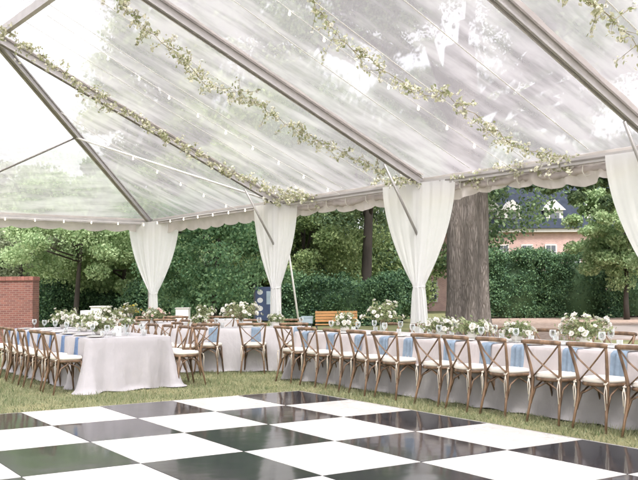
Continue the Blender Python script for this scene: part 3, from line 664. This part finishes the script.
flowers((TCx-.10, 14.2, .766), .36, .30, 46, 'large low mound of cream flowers in the middle of the left mauve table', 71, 'bowl', .1, [BL[0], BL[1], BL[2]])
flowers((TCx+.18, 13.7, .766), .12, .24, 14, 'small bud vase of pale green stems near the mauve table end', 72, 'tall', .1, leafn=260)
flowers((TCx+.1, 15.6, .766), .34, .32, 36, 'second mound of cream flowers farther along the left mauve table', 73, 'bowl', .1)
flowers((TCx+.25, 17.3, .766), .28, .36, 26, 'blossoms at the far end of the left mauve table', 74, 'bowl', .2)
for k, (x, y) in enumerate(((-.3, 13.45), (.35, 13.4), (-.15, 13.35), (.42, 14.6), (-.4, 15.0), (.3, 16.4))):
    votive((TCx+x, y, .766), f'small glass candle on the mauve table, {ORD[k]} from the table number card')
# table number card
r = empty('table_number', (TCx-.02, 13.55, .764), -.25, 'white table number card standing on the left mauve table', 'sign'); b = MB()
b.box((-.055, -.004, 0), (.055, .004, .15)); b.build('card', M['card'], r); b = MB()
b.tube([(-.018, -.0052, .115), (.018, -.0052, .115), (-.006, -.0052, .035)], .007, 5, flat=(1, .25)); b.build('numeral', M['ink'], r)
# ---- table B : facing the camera, middle
rB = -YAW; cB = gp(243, 17.15)
table(tuple(cB), rB, 1.28, .5, 'short banquet table between the left and long tables', 'pale cloth on the middle table facing the dance floor', M['cloth_white'], 9, flare=.08)
for i, u in enumerate((210.5, 253, 295)):
    p = gp(u, 16.36); chair(p.x, p.y, rB-.06, f'chair seen from behind at the middle table, {["first", "second", "third"][i]} from the mauve table', 'chairs at the middle table')
    q = gp(u+3, 17.15-.5); napkin(Vector((q.x, q.y, 0)), (-math.sin(YAW), -math.cos(YAW), 0), .18, .26, M['napkin'], f'blue napkin at the middle table, {["first", "second", "third"][i]} from the mauve table', 'blue napkins on the middle table', 80+i)
    p = gp(u+6, 16.9, .764); simple('goblet', GOB, p, f'goblet at the middle table, {["first", "second", "third"][i]} from the mauve table', 'glass', 'goblets on the middle table')
    p = gp(u-6, 18.0); chair(p.x, p.y, rB+PI, f'chair beyond the middle table facing us, {["first", "second", "third"][i]} from the mauve table', 'chairs beyond the middle table')
flowers(tuple(gp(241, 17.1, .766)), .40, .50, 56, 'tall loose white blossom arrangement on the middle table', 90, 'tall', .25, [BL[0], BL[1], BL[2]], 700)
flowers(tuple(gp(276, 17.1, .766)), .18, .22, 16, 'small green and cream bowl on the middle table by the curtain', 91, 'bowl', .1)
flowers(tuple(gp(200, 17.1, .766)), .16, .22, 16, 'small pale posy at the end of the middle table', 92, 'bowl', .1)
for k, u in enumerate((215, 222, 262)): votive(tuple(gp(u, 16.95, .766)), f'candle on the middle table, {ORD[k]} from the mauve table')
# ---- table D, E : farther back
cD = gp(133, 20.3); table(tuple(cD), rB, 1.2, .5, 'banquet table standing behind the far end of the mauve table', 'pale cloth on the table behind the far end of the mauve table', M['cloth_white'], 12, flare=.08)
for i, u in enumerate((112, 140.5, 168)):
    p = gp(u, 19.4); chair(p.x, p.y, rB, f'far left table chair seen from behind, {["first", "second", "third"][i]} from the brick wall', 'chairs at the far left table')
    p = gp(u+4, 21.2); chair(p.x, p.y, rB+PI, f'chair facing us beyond the far left table, {["first", "second", "third"][i]} from the brick wall', 'chairs beyond the far left table')
flowers(tuple(gp(131, 20.3, .766)), .2, .42, 22, 'bright yellow flowers on the far table under the small curtain', 93, 'tall', .2, [BLY, BLY, BL[0]], 300)
flowers(tuple(gp(112, 20.2, .766)), .34, .36, 34, 'pale flowers on the far table behind the mauve table', 94, 'bowl', .2)
flowers(tuple(gp(155, 20.2, .766)), .3, .32, 30, 'lilac white flowers on the far table beside the small curtain', 95, 'bowl', .2, [BLP, BL[0]])
cE = gp(196, 22.4); table(tuple(cE), rB+.3, 1.3, .5, 'farthest banquet table in front of the round leafy tree', 'pale cloth on the farthest table in front of the leafy tree', M['cloth_white'], 14, flare=.08)
for i, u in enumerate((176, 200, 223)):
    p = gp(u, 21.4); chair(p.x, p.y, rB+.3, f'farthest table chair by the leafy tree, {["first", "second", "third"][i]} from the small curtain', 'chairs at the farthest table')
for i, (u, D) in enumerate(((172, 18.2), (188, 16.9), (194, 18.7), (163, 16.7), (181, 15.9))):
    p = gp(u, D); chair(p.x, p.y, PI/2-.1, ['stray chair seen from the side behind the mauve table', 'chair turned sideways beside the end of the middle table', 'chair turned sideways beyond the middle table end', 'loose chair just behind the last inner chairs of the mauve table', 'loose chair between the mauve table and the middle table'][i], 'loose chairs between the tables')
flowers(tuple(gp(206, 22.3, .766)), .26, .34, 22, 'cream flowers on the farthest table', 96, 'bowl', .2)
# far garden side table behind table A (rails and flowers seen above it)
r = empty('drinks_bar', gp(95, 27), -YAW, 'white draped bar counter in two heights far behind the mauve table', 'bar')
b = MB(); b.box((-.05, -.3, -.03), (.42, .3, 1.02)); b.build('counter', M['runner'], r); b = MB(); b.box((-.36, -.28, -.03), (-.055, .28, .92)); b.build('low_counter', M['runner'], r)
b = MB(); b.box((-.08, -.33, 1.022), (.45, .33, 1.05)); b.build('top', M['trim'], r)
r = empty('side_counter', gp(183, 27), -YAW, 'pale covered counter between the chairs and the dark tree gap', 'bar')
b = MB(); b.box((-.19, -.2, -.03), (.19, .2, .95)); b.build('cover', M['runner'], r); b = MB(); b.box((-.21, -.22, .952), (.21, .22, .98)); b.build('top', M['trim'], r)
# ------------------------------------------------------------------ bench, notice board, cooler
r = empty('park_bench', gp(336, 27.5), -YAW+PI, 'orange brown wooden bench with slatted back in front of the dark hedge', 'bench')
b = MB()
for k in range(4): b.box((-.64, -.02, .50+k*.085), (.64, .01, .57+k*.085))
b.build('backrest', M['bench'], r); b = MB()
for k in range(4): b.box((-.64, .03+k*.105, .42), (.64, .125+k*.105, .445))
b.build('seat', M['bench'], r)
for s in (-1, 1):
    b = MB(); b.box((s*.60-.025, -.055, -.03), (s*.60+.025, -.021, .86)); b.box((s*.60-.025, .40, -.03), (s*.60+.025, .44, .42)); b.box((s*.60-.025, -.02, .38), (s*.60+.025, .44, .419)); b.build('leg', M['iron'], r)
r = empty('notice_board', gp(265, 31), -YAW, 'dark blue notice board with pale round notices among the bushes', 'sign')
b = MB(); b.box((-.34, -.02, .45), (.34, .02, 1.6)); b.build('panel', M['navy'], r)
for s in (-1, 1): b = MB(); b.box((s*.36-.03, -.03, -.03), (s*.36+.03, .03, 1.68)); b.build('post', M['iron'], r)
for k in range(3):
    b = MB(); n = 12; c = (-.17, 1.42-k*.28); b.add([(c[0]+.10*math.cos(2*PI*i/n), -.024, c[1]+.09*math.sin(2*PI*i/n)) for i in range(n)], [tuple(range(n))]); b.build('notice', M['paper'], r)
b = MB(); b.add([(.05, -.024, 1.0), (.27, -.024, 1.0), (.27, -.024, 1.45), (.05, -.024, 1.45)], [(0, 1, 2, 3)]); b.build('notice', M['paleblue'], r)
r = empty('cooler_box', gp(307, 27.8), -YAW, 'pale blue lidded cooler box on a stand by the orange bench', 'cooler')
b = MB(); b.box((-.17, -.15, .45), (.17, .15, .62)); b.build('body', M['paleblue'], r); b = MB(); b.box((-.18, -.16, .622), (.18, .16, .67)); b.build('lid', M['paleblue'], r)
for sx in (-1, 1):
    for sy in (-1, 1): b = MB(); b.box((sx*.13-.015, sy*.11-.015, -.03), (sx*.13+.015, sy*.11+.015, .449)); b.build('leg', M['iron'], r)
# ------------------------------------------------------------------ brick wall
rw = empty('brick_wall', gp(36, 26.5), -YAW, 'red brick garden wall end with brick coping behind the left chairs', 'wall')
zt = zat(273, 26.5)
b = MB(); b.box((-7, -.3, -.03), (0, .3, zt-.14)); b.build('wall_body', M['brick'], rw)
b = MB()
for k in range(62): b.box((-7+k*.113, -.335, zt-.138), (-7+k*.113+.103, .335, zt-.02))
b.box((-7, -.32, zt-.139), (.01, .32, zt-.03)); b.build('coping', M['brick_cap'], rw)
# ------------------------------------------------------------------ trees
def ellip_points(rsd, n, rx, ry, rz_, hollow=.45):
    d = rsd.normal(size=(n, 3)); d /= np.linalg.norm(d, axis=1)[:, None]; r = (hollow+(1-hollow)*rsd.rand(n))[:, None]; return d*r*np.array([rx, ry, rz_])
def tree(p, H, R_, label, seed, leaf='leaf_mid', base=.25, nclump=70, per=260, size=.16, trunk_r=.16, name='tree', cat='tree', trunk_bend=0.0, group='garden trees around the tent', zs=1.0, clr=.75):
    rsd = np.random.RandomState(seed); R = random.Random(seed); root = empty(name, p, 0, label, cat, group)
    zc = H*(base+(1-base)/2); rz_ = H*(1-base)/2*zs
    cl = ellip_points(rsd, nclump, R_, R_, rz_); cl[:, 2] += zc
    cl[:, :2] *= (1.0-.25*np.clip((cl[:, 2:3]-zc)/rz_, -1, 1))
    rad = clr*rsd.uniform(.6, 1.3, nclump)*R_*.28
    idx = rsd.randint(0, nclump, nclump*per); off = rsd.normal(size=(len(idx), 3)); off /= np.linalg.norm(off, axis=1)[:, None]; off *= (rsd.rand(len(idx))**.45)[:, None]
    c = cl[idx]+off*rad[idx][:, None]*np.array([1, 1, .62])
    put('crown', quads_mesh('crown', leaf_quads(c, size, rsd, .62), M[leaf]), root)
    b = MB(); top = Vector((trunk_bend, 0, H*.72)); pts = [Vector((0, 0, -.05)), Vector((.02, .03, H*.12)), Vector((trunk_bend*.3, 0, H*.35)), top]
    b.tube(pts, [trunk_r*1.35, trunk_r, trunk_r*.8, trunk_r*.25], 10)
    for k in range(9):
        e = Vector(cl[R.randrange(nclump)]); t = R.uniform(.25, .9); st = pts[1].lerp(top, t); md = st.lerp(e, .5)+Vector((R.uniform(-.3, .3), R.uniform(-.3, .3), R.uniform(-.1, .35)))
        b.tube([st, md, e], [trunk_r*.42*(1.1-t*.5), trunk_r*.28, trunk_r*.08], 7)
    b.build('trunk', M['bark'], root, True); return root
def shrub(p, rx, ry, h, label, seed, leaf='hedge', n=9000, size=.10, rz=0, name='shrub', cat='shrub', box=False, group='shrubs and hedges'):
    rsd = np.random.RandomState(seed); root = empty(name, p, rz, label, cat, group)
    if box:
        c = rsd.uniform(-1, 1, (n, 3)); ax = rsd.randint(0, 3, n); k = rsd.rand(n) < .8
        sgn = np.where(rsd.rand(n) < .6, -1, 1); 
        for a in range(3):
            s_ = k & (ax == a); c[s_, a] = (sgn[s_] if a != 2 else 1)*(1-rsd.rand(s_.sum())**1.6*.25)
        c = c*np.array([rx, ry, h/2]); c[:, 2] += h/2
        c[:, 2] += .10*np.sin(c[:, 0]*1.9+seed)*(c[:, 2]/h)+.06*np.sin(c[:, 0]*4.3)
        c[:, 1] += .14*np.sin(c[:, 0]*1.4+c[:, 2]*1.1+seed)+.10*np.sin(c[:, 0]*5.1+seed)*np.sin(c[:, 2]*4.7)+.06*np.sin(c[:, 0]*11+c[:, 2]*9)
        c[:, 2] += rsd.rand(n)**4*.25*(c[:, 2] > h*.8)
        nb = 70; bi = rsd.randint(0, n, nb); hi = rsd.rand(n) < .55; pick = bi[rsd.randint(0, nb, n)]; base_ = c[pick].copy(); base_[:, 1] -= .12
        gg = rsd.normal(size=(n, 3))*np.array([.20, .11, .15]); c[hi] = (base_+gg)[hi]; c[:, 2] = np.maximum(c[:, 2], .02)
        c[:, 2] -= .25*np.clip(np.abs(c[:, 0])/rx-.9, 0, 1)*10*.3
    else:
        ncl = max(14, int(n/260)); cl = ellip_points(rsd, ncl, rx*.85, ry*.85, h*.42, .55); cl[:, 2] += h*.5
        idx = rsd.randint(0, ncl, n); off = rsd.normal(size=(n, 3)); off /= np.linalg.norm(off, axis=1)[:, None]; off *= (rsd.rand(n)**.45)[:, None]; c = cl[idx]+off*min(rx, h)*.30
        c[:, 2] = np.abs(c[:, 2])
    put('foliage', quads_mesh('foliage', leaf_quads(c, size, rsd, .6), M[leaf]), root)
    if box:
        b = MB(); b.lathe([(.01, 0), (.78, .02), (.82, .4), (.76, .75), (.6, .86), (.01, .88)], 16); b.v = [(x*rx, y*ry, z*h) for x, y, z in b.v]; b.build('inner_growth', M[leaf], root, True)
    b = MB(); R = random.Random(seed)
    for k in range(6): x = R.uniform(-rx*.6, rx*.6); b.tube([(x*.5, 0, -.05), (x, R.uniform(-.2, .2), h*.6)], [.05, .02], 6)
    b.build('stem', M['bark'], root, True); return root
TR = [(-45, 46, 7.2, 4.0, 'leaf_grey', 'grey green tree beyond the brick wall at the left edge', .1), (18, 42, 7.6, 3.6, 'leaf_grey', 'grey green bushy tree rising just over the brick wall', .08),
      (76, 37, 6.6, 3.0, 'leaf_light', 'light green young tree with a slim trunk beyond the mauve table', .30), (122, 41, 7.2, 3.3, 'leaf_light', 'light green tree behind the small far curtain', .12),
      (50, 56, 8.2, 4.6, 'leaf_light', 'pale tree in the second row above the brick wall', .1),
      (172, 52, 12.5, 5.0, 'leaf_dark', 'tall dark tree in the gap right of the small far curtain', .22), (214, 33.5, 6.3, 2.9, 'leaf_mid', 'rich green round leafy tree between the two farthest curtains', .06),
      (270, 50, 15, 6.0, 'leaf_olive', 'tall olive green tree behind the curtain with the slanting pole', .15), (322, 60, 19, 8.0, 'leaf_olive', 'tallest olive tree behind the orange bench', .12),
      (366, 43, 13.5, 5.2, 'leaf_dark', 'dark trunked spreading tree left of the middle curtain', .27), (415, 58, 18, 8.0, 'leaf_dark', 'tall dark tree behind the middle curtain', .1),
      (300, 44, 8, 3.6, 'leaf_olive', 'smaller olive tree right of the slanting white pole', .12),
               (165, 52, 21, 5.6, 'leaf_olive', 'very tall tree seen through the clear roof above the small far curtain', .35), (238, 58, 25, 7.5, 'leaf_dark', 'very tall tree seen through the clear roof above the round leafy tree', .3),
                  (475, 90, 24, 9.0, 'leaf_olive', 'far tall tree rising behind the building beside the trunk', .1), (560, 96, 26, 11, 'leaf_dark', 'far tall tree rising behind the slate roof', .1),
      (626, 42.5, 7.2, 2.5, 'leaf_light', 'yellow green tree at the right edge before the pink building', .2), (690, 34, 6.5, 1.9, 'leaf_light', 'olive tree mostly hidden by the large right curtain', .1),
      (700, 80, 22, 10, 'leaf_dark', 'far dark tree beyond the right edge of the building', .1),
      (-150, 50, 8, 4.6, 'leaf_light', 'light green tree outside the left edge beyond the brick wall', .1), (-290, 48, 9, 5, 'leaf_grey', 'grey green tree well outside the left edge of the photo', .1)]
for k, (u, D, H, R_, lf, lab, bs__) in enumerate(TR):
    big = R_ > 5; tree(gp(u, D), H, R_, lab, 100+k, lf, bs__, nclump=110 if big else 95, per=300 if big else 420, size=(.125 if D < 40 else .15) if D < 45 else .28, trunk_r=.05+.012*H*(1.3 if k in (5, 9) else .8), trunk_bend=R_*.12, clr=.85)
# ---- the great oak beside the middle curtain
ok = empty('oak_tree', gp(469, 25.5), 0, 'great tree with a thick grey furrowed trunk beside the middle curtain', 'tree')
def oak():
    b = MB(); n = 72; rows = 60; vs = []; R = random.Random(3); ph = [R.uniform(0, 6.28) for _ in range(12)]
    for j in range(rows+1):
        z = -.1+9.2*j/rows; rr = .595*(1+.45*math.exp(-max(z, 0)/.35)-.012*z) if z < 7 else .595*(1-.012*z)*(1-.1*(z-7))
        for i in range(n):
            a = 2*PI*i/n; rg = 0
            rg += .022*math.sin(a*9+ph[0]+.5*math.sin(z*1.1+ph[1]))+.016*math.sin(a*17+ph[2]+.8*math.sin(z*1.9+ph[3])+z*.3)+.012*math.sin(a*29+ph[4]+z*.8+math.sin(z*3.3))
            rg += .085*math.sin(a*3+ph[5]+z*.12)*(1 if z < 3 else .8)
            rg -= .30*max(0, math.cos(a-(-YAW-PI/2+.48+.03*z)))**34+.14*max(0, math.cos(a-(-YAW-PI/2-.5-.05*z)))**30
            for ka, kz, kr in ((-2.3, 3.4, .10), (-1.7, 5.2, .12), (-2.9, 4.6, .1)): rg += kr*math.exp(-((a-2*PI-ka)/.16)**2-((z-kz)/.18)**2)
            r_ = rr*(1+rg*1.0); vs.append((math.cos(a)*r_+.03*z*.4, math.sin(a)*r_, z))
    b.add(vs, [(j*n+i, j*n+(i+1) % n, (j+1)*n+(i+1) % n, (j+1)*n+i) for j in range(rows) for i in range(n)])
    b.build('trunk', oakbark(), ok, True)
def oakbark():
    mt = mat('oak_bark', (.17, .135, .125), .95, .1, 2, stretch=(1, 1, .16), detail=8); t, p, out = nodes(mt)
    tc = t.nodes.new('ShaderNodeTexCoord'); mp = t.nodes.new('ShaderNodeMapping'); mp.inputs['Scale'].default_value = (1, 1, .13); t.links.new(tc.outputs['Object'], mp.inputs[0])
    vo = t.nodes.new('ShaderNodeTexVoronoi'); vo.feature = 'DISTANCE_TO_EDGE'; vo.inputs['Scale'].default_value = 24
    nz = t.nodes.new('ShaderNodeTexNoise'); nz.inputs['Scale'].default_value = 5; nz.inputs['Detail'].default_value = 6; t.links.new(mp.outputs[0], nz.inputs['Vector'])
    mx = t.nodes.new('ShaderNodeMixRGB'); mx.inputs[0].default_value = .25; t.links.new(mp.outputs[0], mx.inputs[1]); t.links.new(nz.outputs['Color'], mx.inputs[2]); t.links.new(mx.outputs[0], vo.inputs['Vector'])
    cr = t.nodes.new('ShaderNodeValToRGB'); cr.color_ramp.elements[0].color = (.085, .07, .062, 1); cr.color_ramp.elements[0].position = .0
    cr.color_ramp.elements[1].color = (.20, .17, .158, 1); cr.color_ramp.elements[1].position = .30; t.links.new(vo.outputs['Distance'], cr.inputs[0])
    m2 = t.nodes.new('ShaderNodeMixRGB'); m2.blend_type = 'OVERLAY'; m2.inputs[0].default_value = .8
    n4 = t.nodes.new('ShaderNodeTexNoise'); n4.inputs['Scale'].default_value = 2.2; n4.inputs['Detail'].default_value = 7; t.links.new(mp.outputs[0], n4.inputs['Vector'])
    t.links.new(cr.outputs[0], m2.inputs[1]); t.links.new(n4.outputs['Fac'], m2.inputs[2]); n5 = t.nodes.new('ShaderNodeTexNoise'); n5.inputs['Scale'].default_value = 1.5; n5.inputs['Detail'].default_value = 5; mp5 = t.nodes.new('ShaderNodeMapping'); mp5.inputs['Scale'].default_value = (1, 1, .35)
    t.links.new(tc.outputs['Object'], mp5.inputs[0]); t.links.new(mp5.outputs[0], n5.inputs['Vector']); r5 = t.nodes.new('ShaderNodeMapRange'); r5.inputs[1].default_value = .38; r5.inputs[2].default_value = .62; r5.inputs[3].default_value = .7; r5.inputs[4].default_value = 1.35
    t.links.new(n5.outputs['Fac'], r5.inputs[0]); v5 = t.nodes.new('ShaderNodeVectorMath'); v5.operation = 'SCALE'; t.links.new(m2.outputs[0], v5.inputs[0]); t.links.new(r5.outputs[0], v5.inputs['Scale']); t.links.new(v5.outputs[0], p.inputs['Base Color'])
    bp = t.nodes.new('ShaderNodeBump'); bp.inputs['Strength'].default_value = 1; bp.inputs['Distance'].default_value = .05; t.links.new(vo.outputs['Distance'], bp.inputs['Height']); t.links.new(bp.outputs[0], p.inputs['Normal']); return mt
oak()
ra = Vector((math.cos(YAW), -math.sin(YAW), 0)); rf = Vector((math.sin(YAW), math.cos(YAW), 0))     # camera right / forward on the ground
limbs = [(-4.5, -1, 10.5, 5.8), (3.5, -.5, 9.5, 5.2), (6.5, 1, 8.5, 6.0), (-7.5, 2, 13, 6.8), (1, 3, 14, 7), (4.2, -2.2, 5.6, 6.6), (2.6, -1.4, 5.0, 6.6), (-2.5, -3, 11, 6.4), (8.5, -2, 7.2, 6.4), (-10, 0, 11, 7.2), (10.5, 1, 10, 7), (6, -4, 10.5, 7)]
cls = []; Rk = random.Random(8)
for k, (x, y, z, z0) in enumerate(limbs):
    e = ra*x+rf*y+Vector((0, 0, z)); st = Vector((.08, 0, z0)); md = st.lerp(e, .5)+Vector((0, 0, .7 if z > 7 else .5)); b = MB(); b.tube([st, md, e], [.20, .13, .04], 9); 
    b.build('limb', M['bark'], ok, True); cls.append((e, 1.6 if z > 7.5 else .85)); cls.append((md.lerp(e, .4)+Vector((0, 0, .3)), 1.2 if z > 7.5 else .6))
for _ in range(62):
    a = Rk.uniform(0, 2*PI); q = Rk.uniform(1, 12.5); cls.append((Vector((math.cos(a)*q, math.sin(a)*q*.7, Rk.uniform(7.6, 15))), Rk.uniform(.8, 1.8)))
for x, y, z, r_ in ((2.4, -1.8, 5.2, .6), (3.7, -1.6, 4.7, .5), (5.2, -1.9, 5.4, .6), (3.0, -1.9, 5.1, .5), (1.7, -1.5, 4.8, .4), (4.4, -1.8, 4.2, .35),(1.8, -1.3, 5.4, .6), (2.6, -1.2, 5.6, .6), (3.4, -1.4, 5.5, .6), (4.3, -1.2, 5.6, .6), (2.9, -1.6, 4.3, .45), (4.9, -1.6, 5.2, .55), (1.4, -1.2, 4.4, .4), (3.3, -1.5, 4.9, .6), (2.0, -1.6, 4.2, .4),(3.0, -1.6, 4.55, .55), (3.8, -1.4, 4.3, .5), (2.2, -1.2, 4.7, .5), (4.6, -1.8, 4.7, .55), (1.5, -1.0, 4.9, .45), (3.5, -1.8, 3.7, .30), (5.4, -1.5, 4.9, .6), (2.7, -1.5, 3.9, .3), (4.0, -1.4, 5.1, .6)):
    cls.append((ra*x+rf*y+Vector((0, 0, z)), r_))
rsd = np.random.RandomState(77); allc = []
for c, r_ in cls:
    sub = int(10+r_*8)
    cc = rsd.normal(size=(sub, 3)); cc /= np.linalg.norm(cc, axis=1)[:, None]; cc *= (rsd.rand(sub)**.5)[:, None]*r_; cc[:, 2] *= .55
    for q in cc:
        m_ = int(110*(.6+r_*.35)); o_ = rsd.normal(size=(m_, 3))*r_*.17; allc.append(np.array(c)+q+o_*np.array([1, 1, .7]))
put('crown', quads_mesh('crown', leaf_quads(np.concatenate(allc), .15, rsd, .5), M['leaf_dark']), ok)
# ---- hedges
shrub(gp(514, 47), 1.65, 1.2, 3.3, 'rounded lighter green hedge right beside the thick tree trunk', 201, 'hedge', 26000, .12, -YAW, 'hedge', 'hedge', True)
shrub(gp(574, 47.4), 1.95, 1.2, 3.2, 'dark holly hedge in the middle of the right hand opening', 202, 'hedge', 26000, .12, -YAW, 'hedge', 'hedge', True)
shrub(gp(650, 46.5), 2.4, 1.2, 2.8, 'lower dark hedge at the right edge of the photo', 203, 'hedge', 24000, .12, -YAW, 'hedge', 'hedge', True)
shrub(gp(338, 39), 2.6, 1.0, 1.75, 'long dark hedge behind the orange bench', 204, 'hedge', 34000, .12, -YAW, 'hedge', 'hedge', True)
shrub(gp(234, 37), 1.4, 1.0, 1.8, 'dark bush below the round leafy tree', 205, 'hedge', 12000, .12)
shrub(gp(156, 38), 1.6, 1.0, 2.1, 'dark bush under the small far curtain', 206, 'hedge', 14000, .12)
shrub(gp(60, 40), 1.6, 1.1, 2.2, 'dark shrub at the edge of the brick wall', 207, 'hedge', 14000, .12)
shrub(gp(108, 41), 1.5, 1.1, 1.8, 'dark shrub behind the white draped bar', 208, 'hedge', 14000, .12)
shrub(gp(395, 41), 1.2, 1.0, 2.4, 'dark shrub behind the middle curtain', 209, 'hedge', 12000, .12)
shrub(gp(414, 47), .8, .8, 1.7, 'small green bush left of the thick trunk', 212, 'leaf_mid', 8000, .12)
shrub(gp(205, 47), 3.0, 1.2, 3.4, 'broad dark thicket behind the round leafy tree', 210, 'leaf_dark', 20000, .2)
shrub(gp(290, 46), 3.4, 1.2, 3.6, 'broad dark thicket behind the curtain with the slanting pole', 213, 'leaf_dark', 20000, .2)
shrub(gp(0, 52), 4.0, 1.4, 3.6, 'broad grey green thicket behind the brick wall', 211, 'leaf_grey', 20000, .22)
shrub(gp(100, 56), 4.6, 1.4, 4.0, 'broad olive thicket behind the light green trees', 214, 'leaf_olive', 24000, .24)
shrub(gp(380, 56), 5.0, 1.6, 5.0, 'tall olive thicket behind the dark hedge', 215, 'leaf_olive', 26000, .24)
# ------------------------------------------------------------------ pink brick building
bd = empty('brick_building', gp(560, 64), -YAW+.06, 'pink brick building with slate roof and white dormers behind the hedge', 'building')
zc = zat(234, 64); X0, X1, DP = -10.2, 14, 10
b = MB(); b.box((X0, 0, -.03), (X1, DP, zc)); b.build('wall', M['brick_pink'], bd)
b = MB(); b.box((X0-.25, -.35, zc+.003), (X1+.25, DP+.35, zc+.26)); b.build('cornice', M['trim'], bd)
b = MB(); zr = zc+5.2; y0, y1, ym = -.5, DP+.5, DP/2; z0 = zc+.263
b.add([(X0-.4, y0, z0), (X1+.4, y0, z0), (X1+.4, y1, z0), (X0-.4, y1, z0), (X0+2.5, ym, zr), (X1-2.5, ym, zr)], [(0, 1, 5, 4), (2, 3, 4, 5), (1, 2, 5), (3, 0, 4), (3, 2, 1, 0)])
rf_ = b.build('roof', M['slate'], bd)
def win(x, z, w_, h_, parent=bd, y=0):
    b = MB(); b.box((x-w_/2, y-.06, z), (x+w_/2, y-.003, z+h_)); f = b.build('window', M['trim'], parent)
    b = MB()
    for i in range(2):
        for j in range(3):
            a = x-w_/2+.07+i*(w_-.14)/2+.02; c = z+.07+j*(h_-.14)/3+.02; b.box((a, y-.068, c), (a+(w_-.14)/2-.04, y-.062, c+(h_-.14)/3-.04))
    b.build('pane', M['window'], f); return f
for k in range(14):
    x = X0+1.0+k*1.72; win(x, zc-2.35, .85, 1.5); win(x, .6, .85, 1.5)
for u in (494, 515, 558, 600, 640):
    x = (gp(u, 64)-gp(560, 64)).length*(1 if u > 560 else -1)
    b = MB(); b.box((x-.62, .35, z0+.05), (x+.62, 2.6, z0+1.35)); d_ = b.build('dormer', M['trim'], bd)
    b = MB(); b.add([(x-.8, .2, z0+1.353), (x+.8, .2, z0+1.353), (x, .2, z0+2.1), (x-.8, 3.4, z0+1.353), (x+.8, 3.4, z0+1.353), (x, 3.4, z0+2.1)], [(0, 1, 2), (3, 5, 4), (0, 2, 5, 3), (1, 4, 5, 2), (0, 3, 4, 1)]); b.build('dormer_roof', M['trim'], bd)
    b = MB(); b.box((x-.34, .33, z0+.25), (x+.34, .347, z0+1.15)); b.build('pane', M['window'], d_)
